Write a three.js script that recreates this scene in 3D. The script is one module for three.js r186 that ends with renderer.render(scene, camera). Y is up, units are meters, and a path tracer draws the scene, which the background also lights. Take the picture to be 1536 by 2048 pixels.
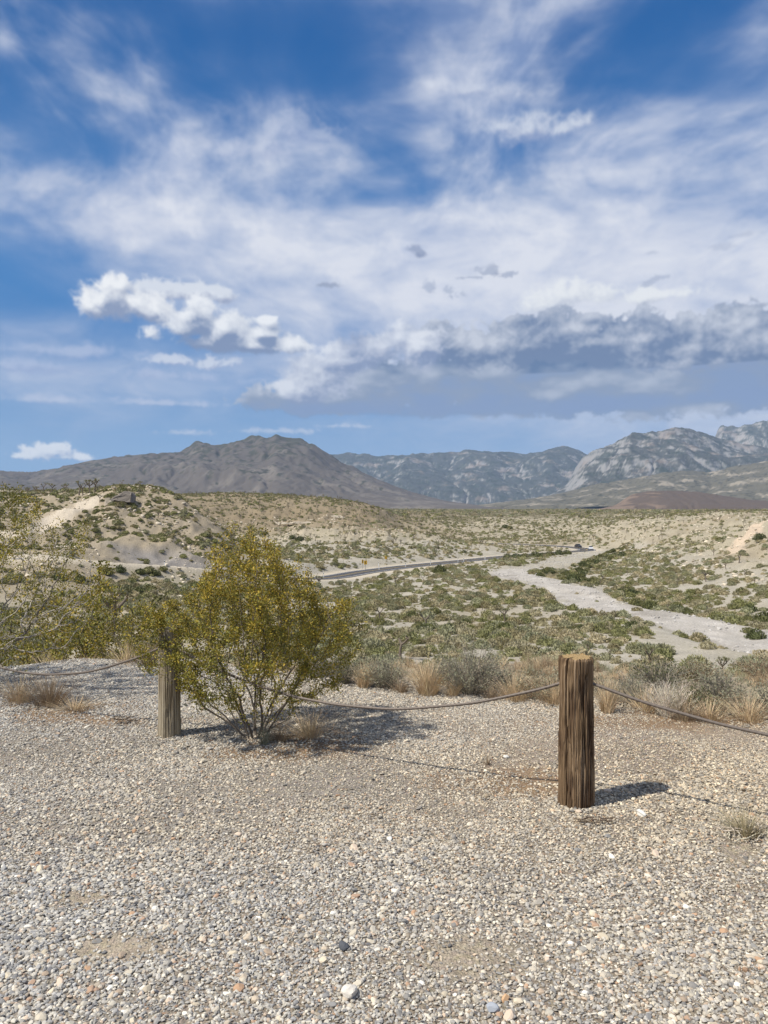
import * as THREE from 'three';
import { mergeGeometries } from 'three/addons/utils/BufferGeometryUtils.js';

// ------------------------------------------------------------------ camera, exposure, sun
const F = 1541;                       // focal length in pixels of a 1536 x 2048 frame
const EYE = 1.6;
const scene = new THREE.Scene();
const camera = new THREE.PerspectiveCamera(2 * Math.atan(1024 / F) * 180 / Math.PI, 0.75, 0.1, 60000);
camera.position.set(0, EYE, 0);
camera.lookAt(0, EYE, -10);
const renderer = new THREE.WebGLRenderer();
renderer.toneMapping = THREE.LinearToneMapping;
renderer.toneMappingExposure = 1.18;
renderer.shadowMap.enabled = true;

const SUN = new THREE.Vector3(-0.52, 0.8, 0.25).normalize();
const sun = new THREE.DirectionalLight(new THREE.Color(1.0, 0.945, 0.855), 5.0);
sun.name = 'sun';
sun.position.copy(SUN).multiplyScalar(60).add(new THREE.Vector3(0, 0, -8));
sun.target.position.set(0, 0, -8);
sun.castShadow = true;
sun.shadow.radius = 2;
sun.shadow.mapSize.set(4096, 4096);
Object.assign(sun.shadow.camera, { left: -120, right: 120, top: 120, bottom: -120, near: 1, far: 400 });
scene.add(sun, sun.target);

// ------------------------------------------------------------------ random numbers and noise
function rngOf(seed) {
  let s = seed >>> 0;
  return () => { s = (s + 0x6d2b79f5) | 0; let t = Math.imul(s ^ (s >>> 15), 1 | s); t = (t + Math.imul(t ^ (t >>> 7), 61 | t)) ^ t; return ((t ^ (t >>> 14)) >>> 0) / 4294967296; };
}
const PERM = new Uint8Array(512), GX = new Float32Array(256), GY = new Float32Array(256);
{
  const r = rngOf(77), p = [...Array(256).keys()];
  for (let i = 255; i > 0; i--) { const j = Math.floor(r() * (i + 1)); [p[i], p[j]] = [p[j], p[i]]; }
  for (let i = 0; i < 512; i++) PERM[i] = p[i & 255];
  for (let i = 0; i < 256; i++) { const a = r() * 6.2831853; GX[i] = Math.cos(a); GY[i] = Math.sin(a); }
}
function noise(x, y) {               // gradient noise, about -1 .. 1
  const fx = Math.floor(x), fy = Math.floor(y), ix = fx & 255, iy = fy & 255, u = x - fx, v = y - fy;
  const a = PERM[PERM[ix] + iy], b = PERM[PERM[ix + 1] + iy], c = PERM[PERM[ix] + iy + 1], d = PERM[PERM[ix + 1] + iy + 1];
  const s = u * u * u * (u * (u * 6 - 15) + 10), t = v * v * v * (v * (v * 6 - 15) + 10);
  const n0 = GX[a] * u + GY[a] * v, n1 = GX[b] * (u - 1) + GY[b] * v, n2 = GX[c] * u + GY[c] * (v - 1), n3 = GX[d] * (u - 1) + GY[d] * (v - 1);
  return 1.5 * (n0 + s * (n1 - n0) + t * (n2 + s * (n3 - n2) - n0 - s * (n1 - n0)));
}
function fbm(x, y, oct = 5, gain = 0.5, lac = 2.03) {
  let s = 0, a = 1, n = 0;
  for (let i = 0; i < oct; i++) { s += a * noise(x, y); n += a; a *= gain; x = x * lac + 17.3; y = y * lac - 9.1; }
  return s / n;
}
function ridged(x, y, oct = 5) {
  let s = 0, a = 1, n = 0;
  for (let i = 0; i < oct; i++) { s += a * (1 - Math.abs(noise(x, y)) * 1.6); n += a; a *= 0.5; x = x * 2.07 + 5.2; y = y * 2.07 + 3.7; }
  return s / n;
}
const clamp = (x, a = 0, b = 1) => Math.min(b, Math.max(a, x));
const lerp = (a, b, t) => a + (b - a) * t;
const smooth = (a, b, x) => { const t = clamp((x - a) / (b - a)); return t * t * (3 - 2 * t); };
function along(list, x) {            // piecewise linear through [x, y] pairs
  if (x <= list[0][0]) return list[0][1];
  for (let i = 1; i < list.length; i++) if (x <= list[i][0]) { const [a, b] = list[i - 1], [c, d] = list[i]; return b + (d - b) * (x - a) / (c - a); }
  return list[list.length - 1][1];
}
const lin = (r, g, b) => [r, g, b].map((c) => { c /= 255; return c <= 0.04045 ? c / 12.92 : ((c + 0.055) / 1.055) ** 2.4; });
const place = (px, py, d) => new THREE.Vector3((px - 768) / F * d, EYE + (1024 - py) / F * d, -d);
// ------------------------------------------------------------------ sky: clear air, high thin sheets, cumulus
{
  const W = 4096, H = 2048, D = 180 / Math.PI;
  const azOf = (px) => Math.atan((px - 768) / F) * D;
  const elOf = (px, py) => Math.atan((1024 - py) / Math.hypot(F, px - 768)) * D;
  // how much of the sky the high cloud covers, by column (128 px) and row (75 px)
  const COVER = [
    [.45, .30, .08, .22, .06, .00, .10, .36, .45, .50, .22, .12, .34],
    [.50, .62, .22, .10, .02, .00, .20, .45, .55, .42, .16, .18, .40],
    [.22, .46, .56, .20, .10, .05, .25, .62, .62, .34, .34, .25, .30],
    [.12, .26, .44, .46, .46, .30, .38, .50, .62, .58, .52, .48, .45],
    [.30, .16, .22, .58, .62, .52, .22, .48, .58, .60, .60, .58, .60],
    [.55, .52, .58, .64, .68, .55, .45, .55, .64, .66, .64, .66, .70],
    [.34, .70, .90, .94, .94, .90, .88, .92, .94, .92, .88, .84, .86],
    [.08, .22, .55, .74, .90, .95, .95, .97, 1.0, 1.0, .98, .96, .96],
    [.06, .06, .34, .62, .84, .92, .92, .97, 1.0, 1.0, .98, .98, .98],
    [.40, .42, .26, .18, .46, .72, .74, .90, .92, .92, .92, .92, .92],
    [.62, .64, .60, .56, .55, .62, .80, .85, .85, .85, .85, .85, .88],
    [.16, .36, .34, .22, .20, .30, .36, .50, .62, .68, .68, .78, .86],
    [.05, .05, .06, .12, .14, .16, .22, .26, .42, .56, .60, .66, .66],
  ];
  const coverAt = (az, el) => {
    const a = clamp((Math.tan(az / D) * F + 768) / 128, 0, 12), px = a * 128 - 768;
    const e = clamp((1024 - Math.tan(el / D) * Math.hypot(F, px)) / 75, 0, 12);
    const i = Math.min(11, Math.floor(a)), j = Math.min(11, Math.floor(e)), u = smooth(0, 1, a - i), v = smooth(0, 1, e - j);
    return lerp(lerp(COVER[j][i], COVER[j][i + 1], u), lerp(COVER[j + 1][i], COVER[j + 1][i + 1], u), v);
  };
  // cumulus: lumps [px, py, rx, ry], lit and shaded colour, depth of shading, flat base py
  const C = (lit, dark, lumps, opt = {}) => {
    const e = lumps.map(([px, py, rx, ry]) => [azOf(px), elOf(px, py), rx / F * D, ry / F * D]);
    const b = [Math.min(...e.map((q) => q[0] - q[2] * 1.7)), Math.max(...e.map((q) => q[0] + q[2] * 1.7)), Math.min(...e.map((q) => q[1] - q[3] * 1.9)), Math.max(...e.map((q) => q[1] + q[3] * 1.9))];
    return { lit: lin(...lit).map((v) => v / 1.14), dark: lin(...dark).map((v) => v / 1.16), e, b, rough: 0.85, freq: 0.5, soft: 0.5, opacity: 1, gain: 1, ...opt };
  };
  const CUMULUS = [
    C([222, 226, 236], [160, 170, 200], [[1030, 186, 90, 22], [940, 178, 70, 18], [860, 168, 60, 14]], { opacity: 0.5, soft: 2.2 }),
    C([222, 227, 236], [165, 174, 204], [[1060, 262, 66, 34], [1120, 258, 60, 28], [1165, 244, 34, 18], [1000, 250, 44, 22]], { opacity: 0.72, soft: 1.9 }),
    C([206, 212, 228], [160, 172, 206], [[585, 262, 60, 40], [640, 268, 60, 26], [530, 300, 70, 24], [440, 300, 44, 18]], { opacity: 0.4, soft: 1.6 }),
    C([240, 242, 243], [205, 210, 222], [[1130, 588, 74, 36], [1210, 590, 50, 26], [1080, 610, 46, 24], [1300, 592, 90, 18]], { soft: 1.2, opacity: 0.85 }),
    C([150, 161, 188], [112, 126, 162], [[828, 497, 16, 10], [842, 510, 12, 9]], { soft: 1.3, opacity: 0.8, freq: 1.5, rough: 1.1 }),
    C([170, 179, 200], [110, 124, 160], [[975, 542, 30, 11], [1012, 550, 22, 8], [940, 555, 34, 4]], { soft: 1.3, opacity: 0.85, freq: 1.3, rough: 1.1 }),
    C([150, 160, 184], [112, 124, 156], [[658, 571, 28, 7]], { soft: 1.3, opacity: 0.8, freq: 1.5, rough: 1.0 }),
    C([172, 182, 204], [122, 136, 170], [[857, 574, 19, 15], [897, 584, 18, 13], [926, 590, 14, 9]], { soft: 1.4, opacity: 0.75, freq: 1.4, rough: 1.1 }),
    C([176, 185, 206], [136, 148, 180], [[1290, 567, 20, 9], [1320, 556, 18, 7]], { soft: 1.4, opacity: 0.75, freq: 1.5, rough: 1.1 }),
    C([176, 185, 206], [140, 152, 184], [[1445, 494, 22, 8], [1300, 506, 12, 5], [1485, 470, 30, 6]], { soft: 1.4, opacity: 0.5, freq: 1.5, rough: 1.1 }),
    C([226, 230, 237], [152, 161, 188], [[300, 580, 66, 26], [380, 580, 66, 24], [440, 592, 40, 20]], { opacity: 0.9, soft: 0.9 }),
    C([247, 248, 249], [140, 154, 184], [[205, 602, 50, 42], [250, 610, 66, 40], [310, 624, 56, 30], [236, 572, 34, 20]], { rough: 0.6, soft: 0.8, k: [0.74, 0.65, 0.8, 0.4] }),
    C([243, 245, 248], [128, 145, 178], [[405, 618, 40, 30], [380, 648, 56, 36], [450, 658, 70, 40], [520, 670, 68, 32], [580, 690, 48, 20], [300, 668, 26, 20], [470, 688, 110, 22], [535, 645, 28, 20]], { rough: 0.62, soft: 0.8, k: [0.72, 0.65, 0.75, 0.4] }),
    C([216, 222, 234], [165, 176, 206], [[420, 726, 60, 15], [350, 722, 60, 13]], { soft: 1.5, opacity: 0.85, freq: 1, rough: 1 }),
    C([182, 195, 222], [156, 173, 210], [[130, 702, 160, 20], [60, 735, 120, 18], [330, 750, 140, 14]], { soft: 1.8, opacity: 0.75 }),
    C([194, 204, 226], [160, 176, 212], [[110, 800, 110, 12], [320, 806, 150, 9]], { soft: 2.0, opacity: 0.85, freq: 0.8, rough: 0.9 }),
    C([246, 248, 250], [182, 194, 217], [[95, 904, 50, 17], [66, 912, 34, 10], [124, 897, 26, 13], [164, 914, 28, 9]], { soft: 0.7, freq: 1.5, rough: 0.7 }),
    C([178, 187, 203], [92, 118, 156], [[820, 780, 250, 56], [1050, 765, 280, 80], [1300, 755, 280, 90], [1520, 740, 210, 90], [620, 800, 140, 40]], { rough: 0.45, soft: 0.35, k: [0.5, 0.25, 0.05, 1.3] }),
    C([204, 209, 220], [108, 128, 162], [[880, 690, 74, 44], [960, 694, 90, 50], [1050, 690, 100, 52], [1130, 660, 64, 42], [1200, 686, 110, 52], [1290, 682, 110, 50], [1390, 694, 110, 50], [1480, 668, 90, 58], [1560, 680, 110, 60]], { rough: 0.7, soft: 0.3, k: [0.40, 0.8, 0.2, 0.9] }),
    C([232, 235, 242], [136, 151, 184], [[640, 760, 86, 56], [700, 722, 66, 40], [745, 690, 56, 34], [800, 674, 44, 32], [840, 700, 60, 50], [600, 782, 80, 42]], { rough: 0.6, opacity: 0.9, soft: 0.8, k: [0.58, 0.75, 0.4, 1.0] }),
    C([116, 139, 176], [80, 108, 150], [[700, 818, 150, 18], [880, 818, 190, 24], [1080, 815, 200, 26], [1260, 806, 160, 22], [1420, 795, 140, 20], [1550, 785, 120, 20]], { rough: 0.4, soft: 1.3, opacity: 0.9, k: [0.45, 0.15, 0, 1.3] }),
    C([210, 217, 232], [176, 188, 214], [[690, 852, 60, 6], [560, 862, 110, 8], [370, 866, 60, 7]], { soft: 2.0, opacity: 0.7, freq: 1.1, rough: 1.1 }),
  ];
  const wob = (az, el, f) => {           // billowing edge: rounded lumps on lumps
    let s = 0.55 * noise(az * f + 3.1, el * f * 1.3 + 8.7), a = 0.5, x = az * f * 1.9, y = el * f * 2.4;
    for (let i = 0; i < 5; i++) { s += a * (0.36 - Math.abs(noise(x, y)) * 1.15); a *= 0.56; x = x * 2.05 + 7; y = y * 2.05 + 3; }
    return s;
  };
  const thick = (c, az, el, n) => {
    let m = -9;
    for (const [a, e, rx, ry] of c.e) { const x = (az - a) / rx, y = (el - e) / ry * (el < e ? 1.25 : 1), q = 1 - Math.sqrt(x * x + y * y); m = m > q ? m + 0.12 * Math.exp((q - m) * 6) : q + 0.12 * Math.exp((m - q) * 6); }
    return m + c.rough * n;
  };
  const data = new Float32Array(W * H * 4);
  const zen = lin(15, 84, 148), mid = lin(54, 117, 178), low = lin(134, 172, 208), ground = lin(150, 140, 122);
  const HALF = 31, out = [0, 0, 0];
  for (let row = 0; row < H; row++) {
    const el = ((row + 0.5) / H - 0.5) * 180;
    for (let col = 0; col < W; col++) {
      const o = (row * W + col) * 4;
      data[o + 3] = 1;
      if (el < -0.6) { data[o] = ground[0]; data[o + 1] = ground[1]; data[o + 2] = ground[2]; continue; }
      // azimuth from -z, folded so that the same weather goes on all round
      let az = ((col + 0.5) / W - 0.5) * 360 + 90;
      if (az > 180) az -= 360;
      const turn = Math.round(az / (2 * HALF)), fold = (turn % 2 ? -1 : 1) * (az - turn * 2 * HALF);
      const dx = Math.sin(az / D) * Math.cos(el / D), dz = Math.cos(az / D) * Math.cos(el / D), dy = Math.sin(el / D);
      const t = clamp(el / 36);
      for (let c = 0; c < 3; c++) out[c] = t < 0.4 ? lerp(low[c], mid[c], smooth(0, 0.4, t)) : lerp(mid[c], zen[c], smooth(0.4, 0.95, t));
      // high sheet: noise on a plane overhead, drawn out along the wind
      const k = 1 / (dy + 0.13), X = dx * k, Z = dz * k;
      const wx = fbm(X * 1.7 + 2, Z * 1.1 + 5, 3), wz = fbm(X * 1.5 - 7, Z * 1.3 + 1, 3);
      const streak = fbm((X + wx * 0.34) * 3.9, (Z + wz * 0.55) * 1.35, 6, 0.52);
      const puff = fbm(az * 0.16 + wx * 0.8, el * 0.34 + wz * 0.6, 6, 0.55);
      const fine = fbm((X + wx * .2) * 13 + 4, (Z + wz * .2) * 10 + 9, 4, 0.6);
      const above = smooth(31, 40, el), cov0 = lerp(coverAt(fold, el), 0.60 + 0.25 * wx, above);  // cloud overhead, out of view, added to whiten the fill in shadows
      const hi = smooth(12, 26, el);
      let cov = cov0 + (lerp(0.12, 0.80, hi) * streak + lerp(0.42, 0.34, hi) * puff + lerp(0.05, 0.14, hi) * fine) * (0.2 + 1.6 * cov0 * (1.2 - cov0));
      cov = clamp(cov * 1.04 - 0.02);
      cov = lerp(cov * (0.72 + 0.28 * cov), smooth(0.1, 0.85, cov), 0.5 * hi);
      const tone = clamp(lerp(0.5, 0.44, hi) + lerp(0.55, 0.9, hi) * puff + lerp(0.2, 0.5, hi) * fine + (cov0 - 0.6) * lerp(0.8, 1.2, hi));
      const sr = lerp(0.32, 0.655, tone), sg = lerp(0.39, 0.675, tone), sb = lerp(0.57, 0.74, tone);
      out[0] = lerp(out[0], sr, cov); out[1] = lerp(out[1], sg, cov); out[2] = lerp(out[2], sb, cov);
      if (el < 34) {
        for (const c of CUMULUS) {
          if (fold < c.b[0] || fold > c.b[1] || el < c.b[2] || el > c.b[3]) continue;
          const n = wob(az, el, c.freq * 0.9), f = thick(c, fold, el, n);
          if (f <= 0) continue;
          const a = smooth(0, c.soft * 0.55, f) * c.opacity;
          const n2 = wob(az - 0.38, el + 0.42, c.freq * 0.9), f2 = thick(c, fold - (turn % 2 ? -0.38 : 0.38), el + 0.42, n2);
          const big = thick(c, fold, el + 1.4, wob(az, el + 1.4, c.freq * .9));
          const k = c.k ?? [0.66, 0.95 * c.gain, 0.75 * c.gain, 0.3];
          const l = clamp(k[0] + (f - f2) * k[1] - smooth(0, 0.7, big) * k[2] + k[3] * fbm(az * 0.22 + 40, el * 0.5 + 7, 4));
          for (let q = 0; q < 3; q++) out[q] = lerp(out[q], lerp(c.dark[q], c.lit[q], l), a);
        }
      }
      data[o] = out[0]; data[o + 1] = out[1]; data[o + 2] = out[2];
    }
  }
  const sky = new THREE.DataTexture(data, W, H, THREE.RGBAFormat, THREE.FloatType);
  sky.mapping = THREE.EquirectangularReflectionMapping;
  sky.magFilter = THREE.LinearFilter;
  sky.colorSpace = THREE.LinearSRGBColorSpace;
  sky.needsUpdate = true;
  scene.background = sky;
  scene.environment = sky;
}
// ------------------------------------------------------------------ shape of the land
const LIP = [[-0.9, 9.2], [-0.46, 8.7], [-0.3, 8.5], [-0.17, 7.8], [-0.04, 7.3], [0.18, 6.9], [0.46, 6.7], [0.9, 6.6]];   // how far the gravel lot reaches, by bearing
const lipAt = (th) => along(LIP, clamp(th, -0.9, 0.9)) + 0.35 * noise(th * 9 + 3, 1.7);
const lotH = (x, z) => 0.014 * fbm(x * 0.9, z * 0.9, 3) + 0.006 * noise(x * 4, z * 4);

const ROAD = [[-420, 1121, 128], [-150, 1120, 128], [100, 1121, 130], [220, 1130, 137], [330, 1137.5, 147], [450, 1147, 160], [560, 1154, 172], [640, 1156, 182], [730, 1143, 205], [810, 1133, 228], [870, 1127, 243], [930, 1121, 262], [1010, 1113, 290], [1090, 1106.5, 318], [1150, 1102.5, 335], [1174, 1100, 348], [1162, 1096.5, 364], [1135, 1093.5, 378], [1098, 1091, 390], [1040, 1088.5, 404], [960, 1086, 420]].map((a) => place(...a));
const WASH = [[1900, 1400, 52], [1700, 1330, 66], [1536, 1285, 80], [1400, 1250, 94], [1300, 1230, 105], [1200, 1211, 117], [1165, 1194, 130], [1140, 1178, 145], [1085, 1161, 166], [1020, 1148, 188], [1035, 1139, 208], [1090, 1131, 228], [1130, 1120, 262], [1180, 1108, 310], [1230, 1098, 350]].map((a) => place(...a));
const roadLine = new THREE.CatmullRomCurve3(ROAD, false, 'centripetal').getSpacedPoints(420);
const washLine = new THREE.CatmullRomCurve3(WASH, false, 'centripetal').getSpacedPoints(260);
function nearLine(pts, x, z) {       // [distance, height there] from a centre line
  let best = 1e9, at = 0;
  for (let i = 0; i < pts.length; i += 6) { const q = (pts[i].x - x) ** 2 + (pts[i].z - z) ** 2; if (q < best) { best = q; at = i; } }
  best = 1e9; let y = 0;
  for (let i = Math.max(0, at - 7); i < Math.min(pts.length - 1, at + 7); i++) {
    const a = pts[i], b = pts[i + 1], ex = b.x - a.x, ez = b.z - a.z, t = clamp(((x - a.x) * ex + (z - a.z) * ez) / (ex * ex + ez * ez));
    const q = (a.x + ex * t - x) ** 2 + (a.z + ez * t - z) ** 2;
    if (q < best) { best = q; y = a.y + (b.y - a.y) * t; }
  }
  return [Math.sqrt(best), y];
}
// surveyed points [px, py, depth] of the valley, its banks, the knoll, the mesa and the plain
const SURVEY = [
  [250, 1297, 70], [120, 1300, 66], [-60, 1300, 62], [400, 1298, 72], [560, 1302, 71], [768, 1318, 65], [930, 1330, 63], [1100, 1340, 61], [1300, 1348, 58], [1450, 1352, 57], [1600, 1358, 55],
  [225, 1272, 76], [300, 1225, 95], [220, 1190, 112], [330, 1175, 125], [150, 1210, 100], [440, 1200, 116], [560, 1200, 122], [700, 1232, 104], [900, 1232, 106], [1080, 1234, 106],
  [800, 1182, 148], [640, 1172, 166], [900, 1152, 188], [980, 1128, 240], [900, 1128, 236], [740, 1152, 190],
  [0, 1060, 172], [60, 1048, 182], [100, 1028, 198], [0, 1100, 150], [-120, 1090, 152], [-120, 1040, 190], [60, 1095, 153], [150, 1075, 172],
  [150, 990, 226], [195, 982, 228], [240, 975, 231], [310, 977, 233], [345, 988, 232], [400, 1022, 228], [450, 1055, 222], [500, 1085, 215], [560, 1115, 204],
  [200, 1092, 166], [300, 1110, 163], [400, 1127, 170], [250, 1040, 196], [340, 1045, 200], [400, 1080, 192], [300, 1075, 180], [480, 1128, 184],
  [0, 986, 262], [80, 985, 262], [-150, 986, 262], [0, 984, 620], [100, 984, 620], [-150, 984, 620],
  [240, 988, 290], [345, 1004, 290], [430, 1078, 275], [520, 1108, 255], [590, 1122, 232],
  [200, 992, 520], [350, 992, 540], [420, 990, 540], [500, 993, 520], [580, 999, 500], [650, 1003, 490], [720, 1011, 490], [760, 1017, 520],
  [490, 1044, 400], [560, 1045, 395], [640, 1046, 390], [440, 1045, 390], [560, 1022, 440], [650, 1062, 345], [740, 1062, 350], [850, 1066, 372],
  [640, 1136, 196], [700, 1122, 226], [780, 1108, 256], [860, 1104, 278], [700, 1098, 268], [950, 1104, 304], [980, 1090, 345], [900, 1082, 345], [600, 1085, 300],
  [800, 1034, 640], [950, 1035, 690], [1100, 1038, 710], [820, 1066, 470], [950, 1072, 490], [1050, 1079, 455], [1110, 1072, 500], [1000, 1096, 372], [880, 1046, 560], [1030, 1050, 590],
  [1250, 1178, 152], [1340, 1196, 138], [1430, 1212, 124], [1536, 1200, 122], [1536, 1150, 152], [1536, 1100, 188], [1500, 1060, 232], [1545, 1042, 268], [1400, 1062, 290], [1400, 1102, 222], [1400, 1150, 168],
  [1300, 1150, 184], [1300, 1102, 250], [1300, 1060, 340], [1240, 1046, 455], [1300, 1034, 485], [1400, 1031, 400], [1500, 1028, 380], [1200, 1082, 385], [1200, 1052, 500], [1150, 1040, 650], [1230, 1120, 262], [1140, 1150, 210],
  [1750, 1200, 118], [1750, 1100, 180], [1750, 1035, 280], [1750, 1027, 400],
  [300, 1010, 1300], [700, 1020, 1300], [1000, 1023, 1400], [1300, 1023, 1200], [1550, 1023, 1100], [-150, 988, 1300], [1800, 1022, 1100], [100, 1000, 1300],
  [0, 1006, 3000], [400, 1012, 3000], [800, 1018, 3000], [1200, 1019, 3000], [1600, 1018, 3000], [0, 1008, 7000], [500, 1012, 7000], [1000, 1015, 7000], [1500, 1014, 7000], [0, 1008, 15000], [800, 1012, 15000], [1500, 1012, 15000],
];
const TPS = (() => {
  const pts = SURVEY.map((a) => { const p = place(...a); return [Math.atan2(p.x, -p.z) * 3.2, Math.log(Math.hypot(p.x, p.z)), p.y]; });
  for (const p of roadLine.filter((_, i) => i % 24 === 0)) pts.push([Math.atan2(p.x, -p.z) * 3.2, Math.log(Math.hypot(p.x, p.z)), p.y]);
  for (const p of washLine.filter((_, i) => i % 20 === 0)) pts.push([Math.atan2(p.x, -p.z) * 3.2, Math.log(Math.hypot(p.x, p.z)), p.y]);
  for (let th = -0.66; th < 0.67; th += 0.22) for (const [r, h] of [[8.3, -0.05], [10.2, -1.3], [14, -3.5], [21, -6.0], [34, -8.6]]) pts.push([th * 3.2, Math.log(r), h]);
  const n = pts.length, m = n + 3, A = Array.from({ length: m }, () => new Float64Array(m + 1));
  const U = (q) => (q > 1e-12 ? q * Math.log(q) : 0);
  for (let i = 0; i < n; i++) {
    for (let j = 0; j < n; j++) A[i][j] = U((pts[i][0] - pts[j][0]) ** 2 + (pts[i][1] - pts[j][1]) ** 2);
    A[i][i] += 0.0012;
    A[i][n] = A[n][i] = 1; A[i][n + 1] = A[n + 1][i] = pts[i][0]; A[i][n + 2] = A[n + 2][i] = pts[i][1];
    A[i][m] = pts[i][2];
  }
  for (let c = 0; c < m; c++) {
    let best = c;
    for (let r = c + 1; r < m; r++) if (Math.abs(A[r][c]) > Math.abs(A[best][c])) best = r;
    [A[c], A[best]] = [A[best], A[c]];
    for (let r = c + 1; r < m; r++) { const k = A[r][c] / A[c][c]; if (k) for (let q = c; q <= m; q++) A[r][q] -= k * A[c][q]; }
  }
  const w = new Float64Array(m);
  for (let r = m - 1; r >= 0; r--) { let s = A[r][m]; for (let q = r + 1; q < m; q++) s -= A[r][q] * w[q]; w[r] = s / A[r][r]; }
  return (th, r) => {
    const x = clamp(th, -0.7, 0.7) * 3.2, y = Math.log(r);
    let s = w[n] + w[n + 1] * x + w[n + 2] * y;
    for (let i = 0; i < n; i++) { const q = (x - pts[i][0]) ** 2 + (y - pts[i][1]) ** 2; if (q > 1e-12) s += w[i] * q * Math.log(q); }
    return s;
  };
})();
function landAt(x, z, th, r) {
  const lot = lotH(x, z);
  if (r < 5.5) return lot - 0.07;
  const back = smooth(1.0, 1.7, Math.abs(th));
  if (back >= 1) return lot - 0.07 + 0.4 * smooth(20, 60, r) * fbm(x * 0.02, z * 0.02, 3);
  const lip = lipAt(th), w = smooth(lip - 0.2, lip + 2.2, r);
  let h = r > 7 ? TPS(th, r) : 0;
  if (r > 12) {
    const rough = smooth(12, 60, r) * (1 - smooth(2500, 6000, r) * 0.7);
    const onSlope = smooth(-13.5, -9, h) * (1 - smooth(2, 9, h) * 0.5);
    const valley = r > 40 && r < 900 ? onSlope : 0.2;
    h += rough * (0.35 * fbm(x * 0.11, z * 0.11, 3) + 0.9 * (fbm(x * 0.028, z * 0.028, 4)) * (0.25 + valley));
    if (r > 110 && r < 1000) h += (ridged(x * 0.05 + 3, z * 0.035, 5) - 0.72) * 4.4 * onSlope * smooth(110, 200, r) * (1 - smooth(500, 1000, r) * 0.4) * (h > -13.8 ? 1 : 0.2);
    if (r > 1200) h += fbm(x * 0.004, z * 0.004, 4) * 3.5;
  }
  if (r > 45 && r < 460) {
    const [dw, yw] = nearLine(washLine, x, z), cut = 1 - smooth(4.0, 8, dw + 2.4 * noise(x * 0.07, z * 0.07));
    h = lerp(h, yw + 0.28 * fbm(x * 0.22, z * 0.22, 4) - 0.2 + 0.35 * smooth(0.1, 0.35, noise(x * 0.06 + 9, z * 0.045)), cut);
    const [dr, yr] = nearLine(roadLine, x, z), bed = 1 - smooth(5.2, 12, dr);
    h = lerp(h, yr - 0.12 + (th < -0.17 ? 0.75 * Math.exp(-(((dr - 5.9) / 1.3) ** 2)) * smooth(-0.17, -0.22, th) : 0), bed);
  }
  return lerp(lerp(lot - 0.07, h, w), lot - 0.07, back);
}
const RINGS = [], ANGLES = [];
{
  let r = 1;
  while (r < 16500) { RINGS.push(r); r *= r < 9 ? 1.04 : r < 42 ? 1.022 : r < 900 ? 1.0095 : 1.032; }
  for (let a = -180; a < -37; a += 2.5) ANGLES.push(a);
  for (let a = -37; a <= 37; a += 0.125) ANGLES.push(a);
  for (let a = 39.5; a <= 180.01; a += 2.5) ANGLES.push(Math.min(a, 180));
  ANGLES[ANGLES.length - 1] = 180;
  for (let i = 0; i < ANGLES.length; i++) ANGLES[i] *= Math.PI / 180;
}
const NR = RINGS.length, NA = ANGLES.length, LAND = new Float32Array(NR * NA);
for (let i = 0; i < NR; i++) for (let j = 0; j < NA; j++) { const r = RINGS[i], th = ANGLES[j]; LAND[i * NA + j] = landAt(Math.sin(th) * r, -Math.cos(th) * r, th, r); }
const bisect = (a, x) => { let lo = 0, hi = a.length - 2; while (lo < hi) { const m = (lo + hi + 1) >> 1; if (a[m] <= x) lo = m; else hi = m - 1; } return lo; };
function groundAt(x, z) {
  const r = Math.hypot(x, z), th = Math.atan2(x, -z);
  const i = bisect(RINGS, r), j = bisect(ANGLES, th), u = clamp((r - RINGS[i]) / (RINGS[i + 1] - RINGS[i])), v = clamp((th - ANGLES[j]) / (ANGLES[j + 1] - ANGLES[j]));
  const o = i * NA + j, h = lerp(lerp(LAND[o], LAND[o + 1], v), lerp(LAND[o + NA], LAND[o + NA + 1], v), u);
  return r < lipAt(th) + 0.2 ? Math.max(h, lotH(x, z) - 0.5 * smooth(lipAt(th) - 0.3, lipAt(th) + 0.7, r)) : h;
}
// what hides what, seen from eye height: highest slope up to each ring
const HORIZON = new Float32Array(NR * NA).fill(-9);
for (let j = 0; j < NA; j++) { let m = -9; for (let i = 0; i < NR; i++) { if (RINGS[i] > 6) m = Math.max(m, (LAND[i * NA + j] - EYE) / RINGS[i]); HORIZON[i * NA + j] = m; } }
function inView(x, y, z, tall) {     // does a thing that tall show above the land before it
  const r = Math.hypot(x, z), th = Math.atan2(x, -z);
  if (Math.abs(x / -z) > 0.515 || z > 0) return false;
  const i = Math.max(0, bisect(RINGS, r * 0.97)), j = bisect(ANGLES, th);
  return (y + tall * 0.7 - EYE) / r > HORIZON[i * NA + j] - 0.0002;
}
const setOf = (geo, pos, idx, col, uv) => {
  geo.setAttribute('position', new THREE.BufferAttribute(pos, 3));
  if (col) geo.setAttribute('color', new THREE.BufferAttribute(col, 3));
  if (uv) geo.setAttribute('uv', new THREE.BufferAttribute(uv, 2));
  geo.setIndex(new THREE.BufferAttribute(idx, 1));
  geo.computeVertexNormals();
  return geo;
};
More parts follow.
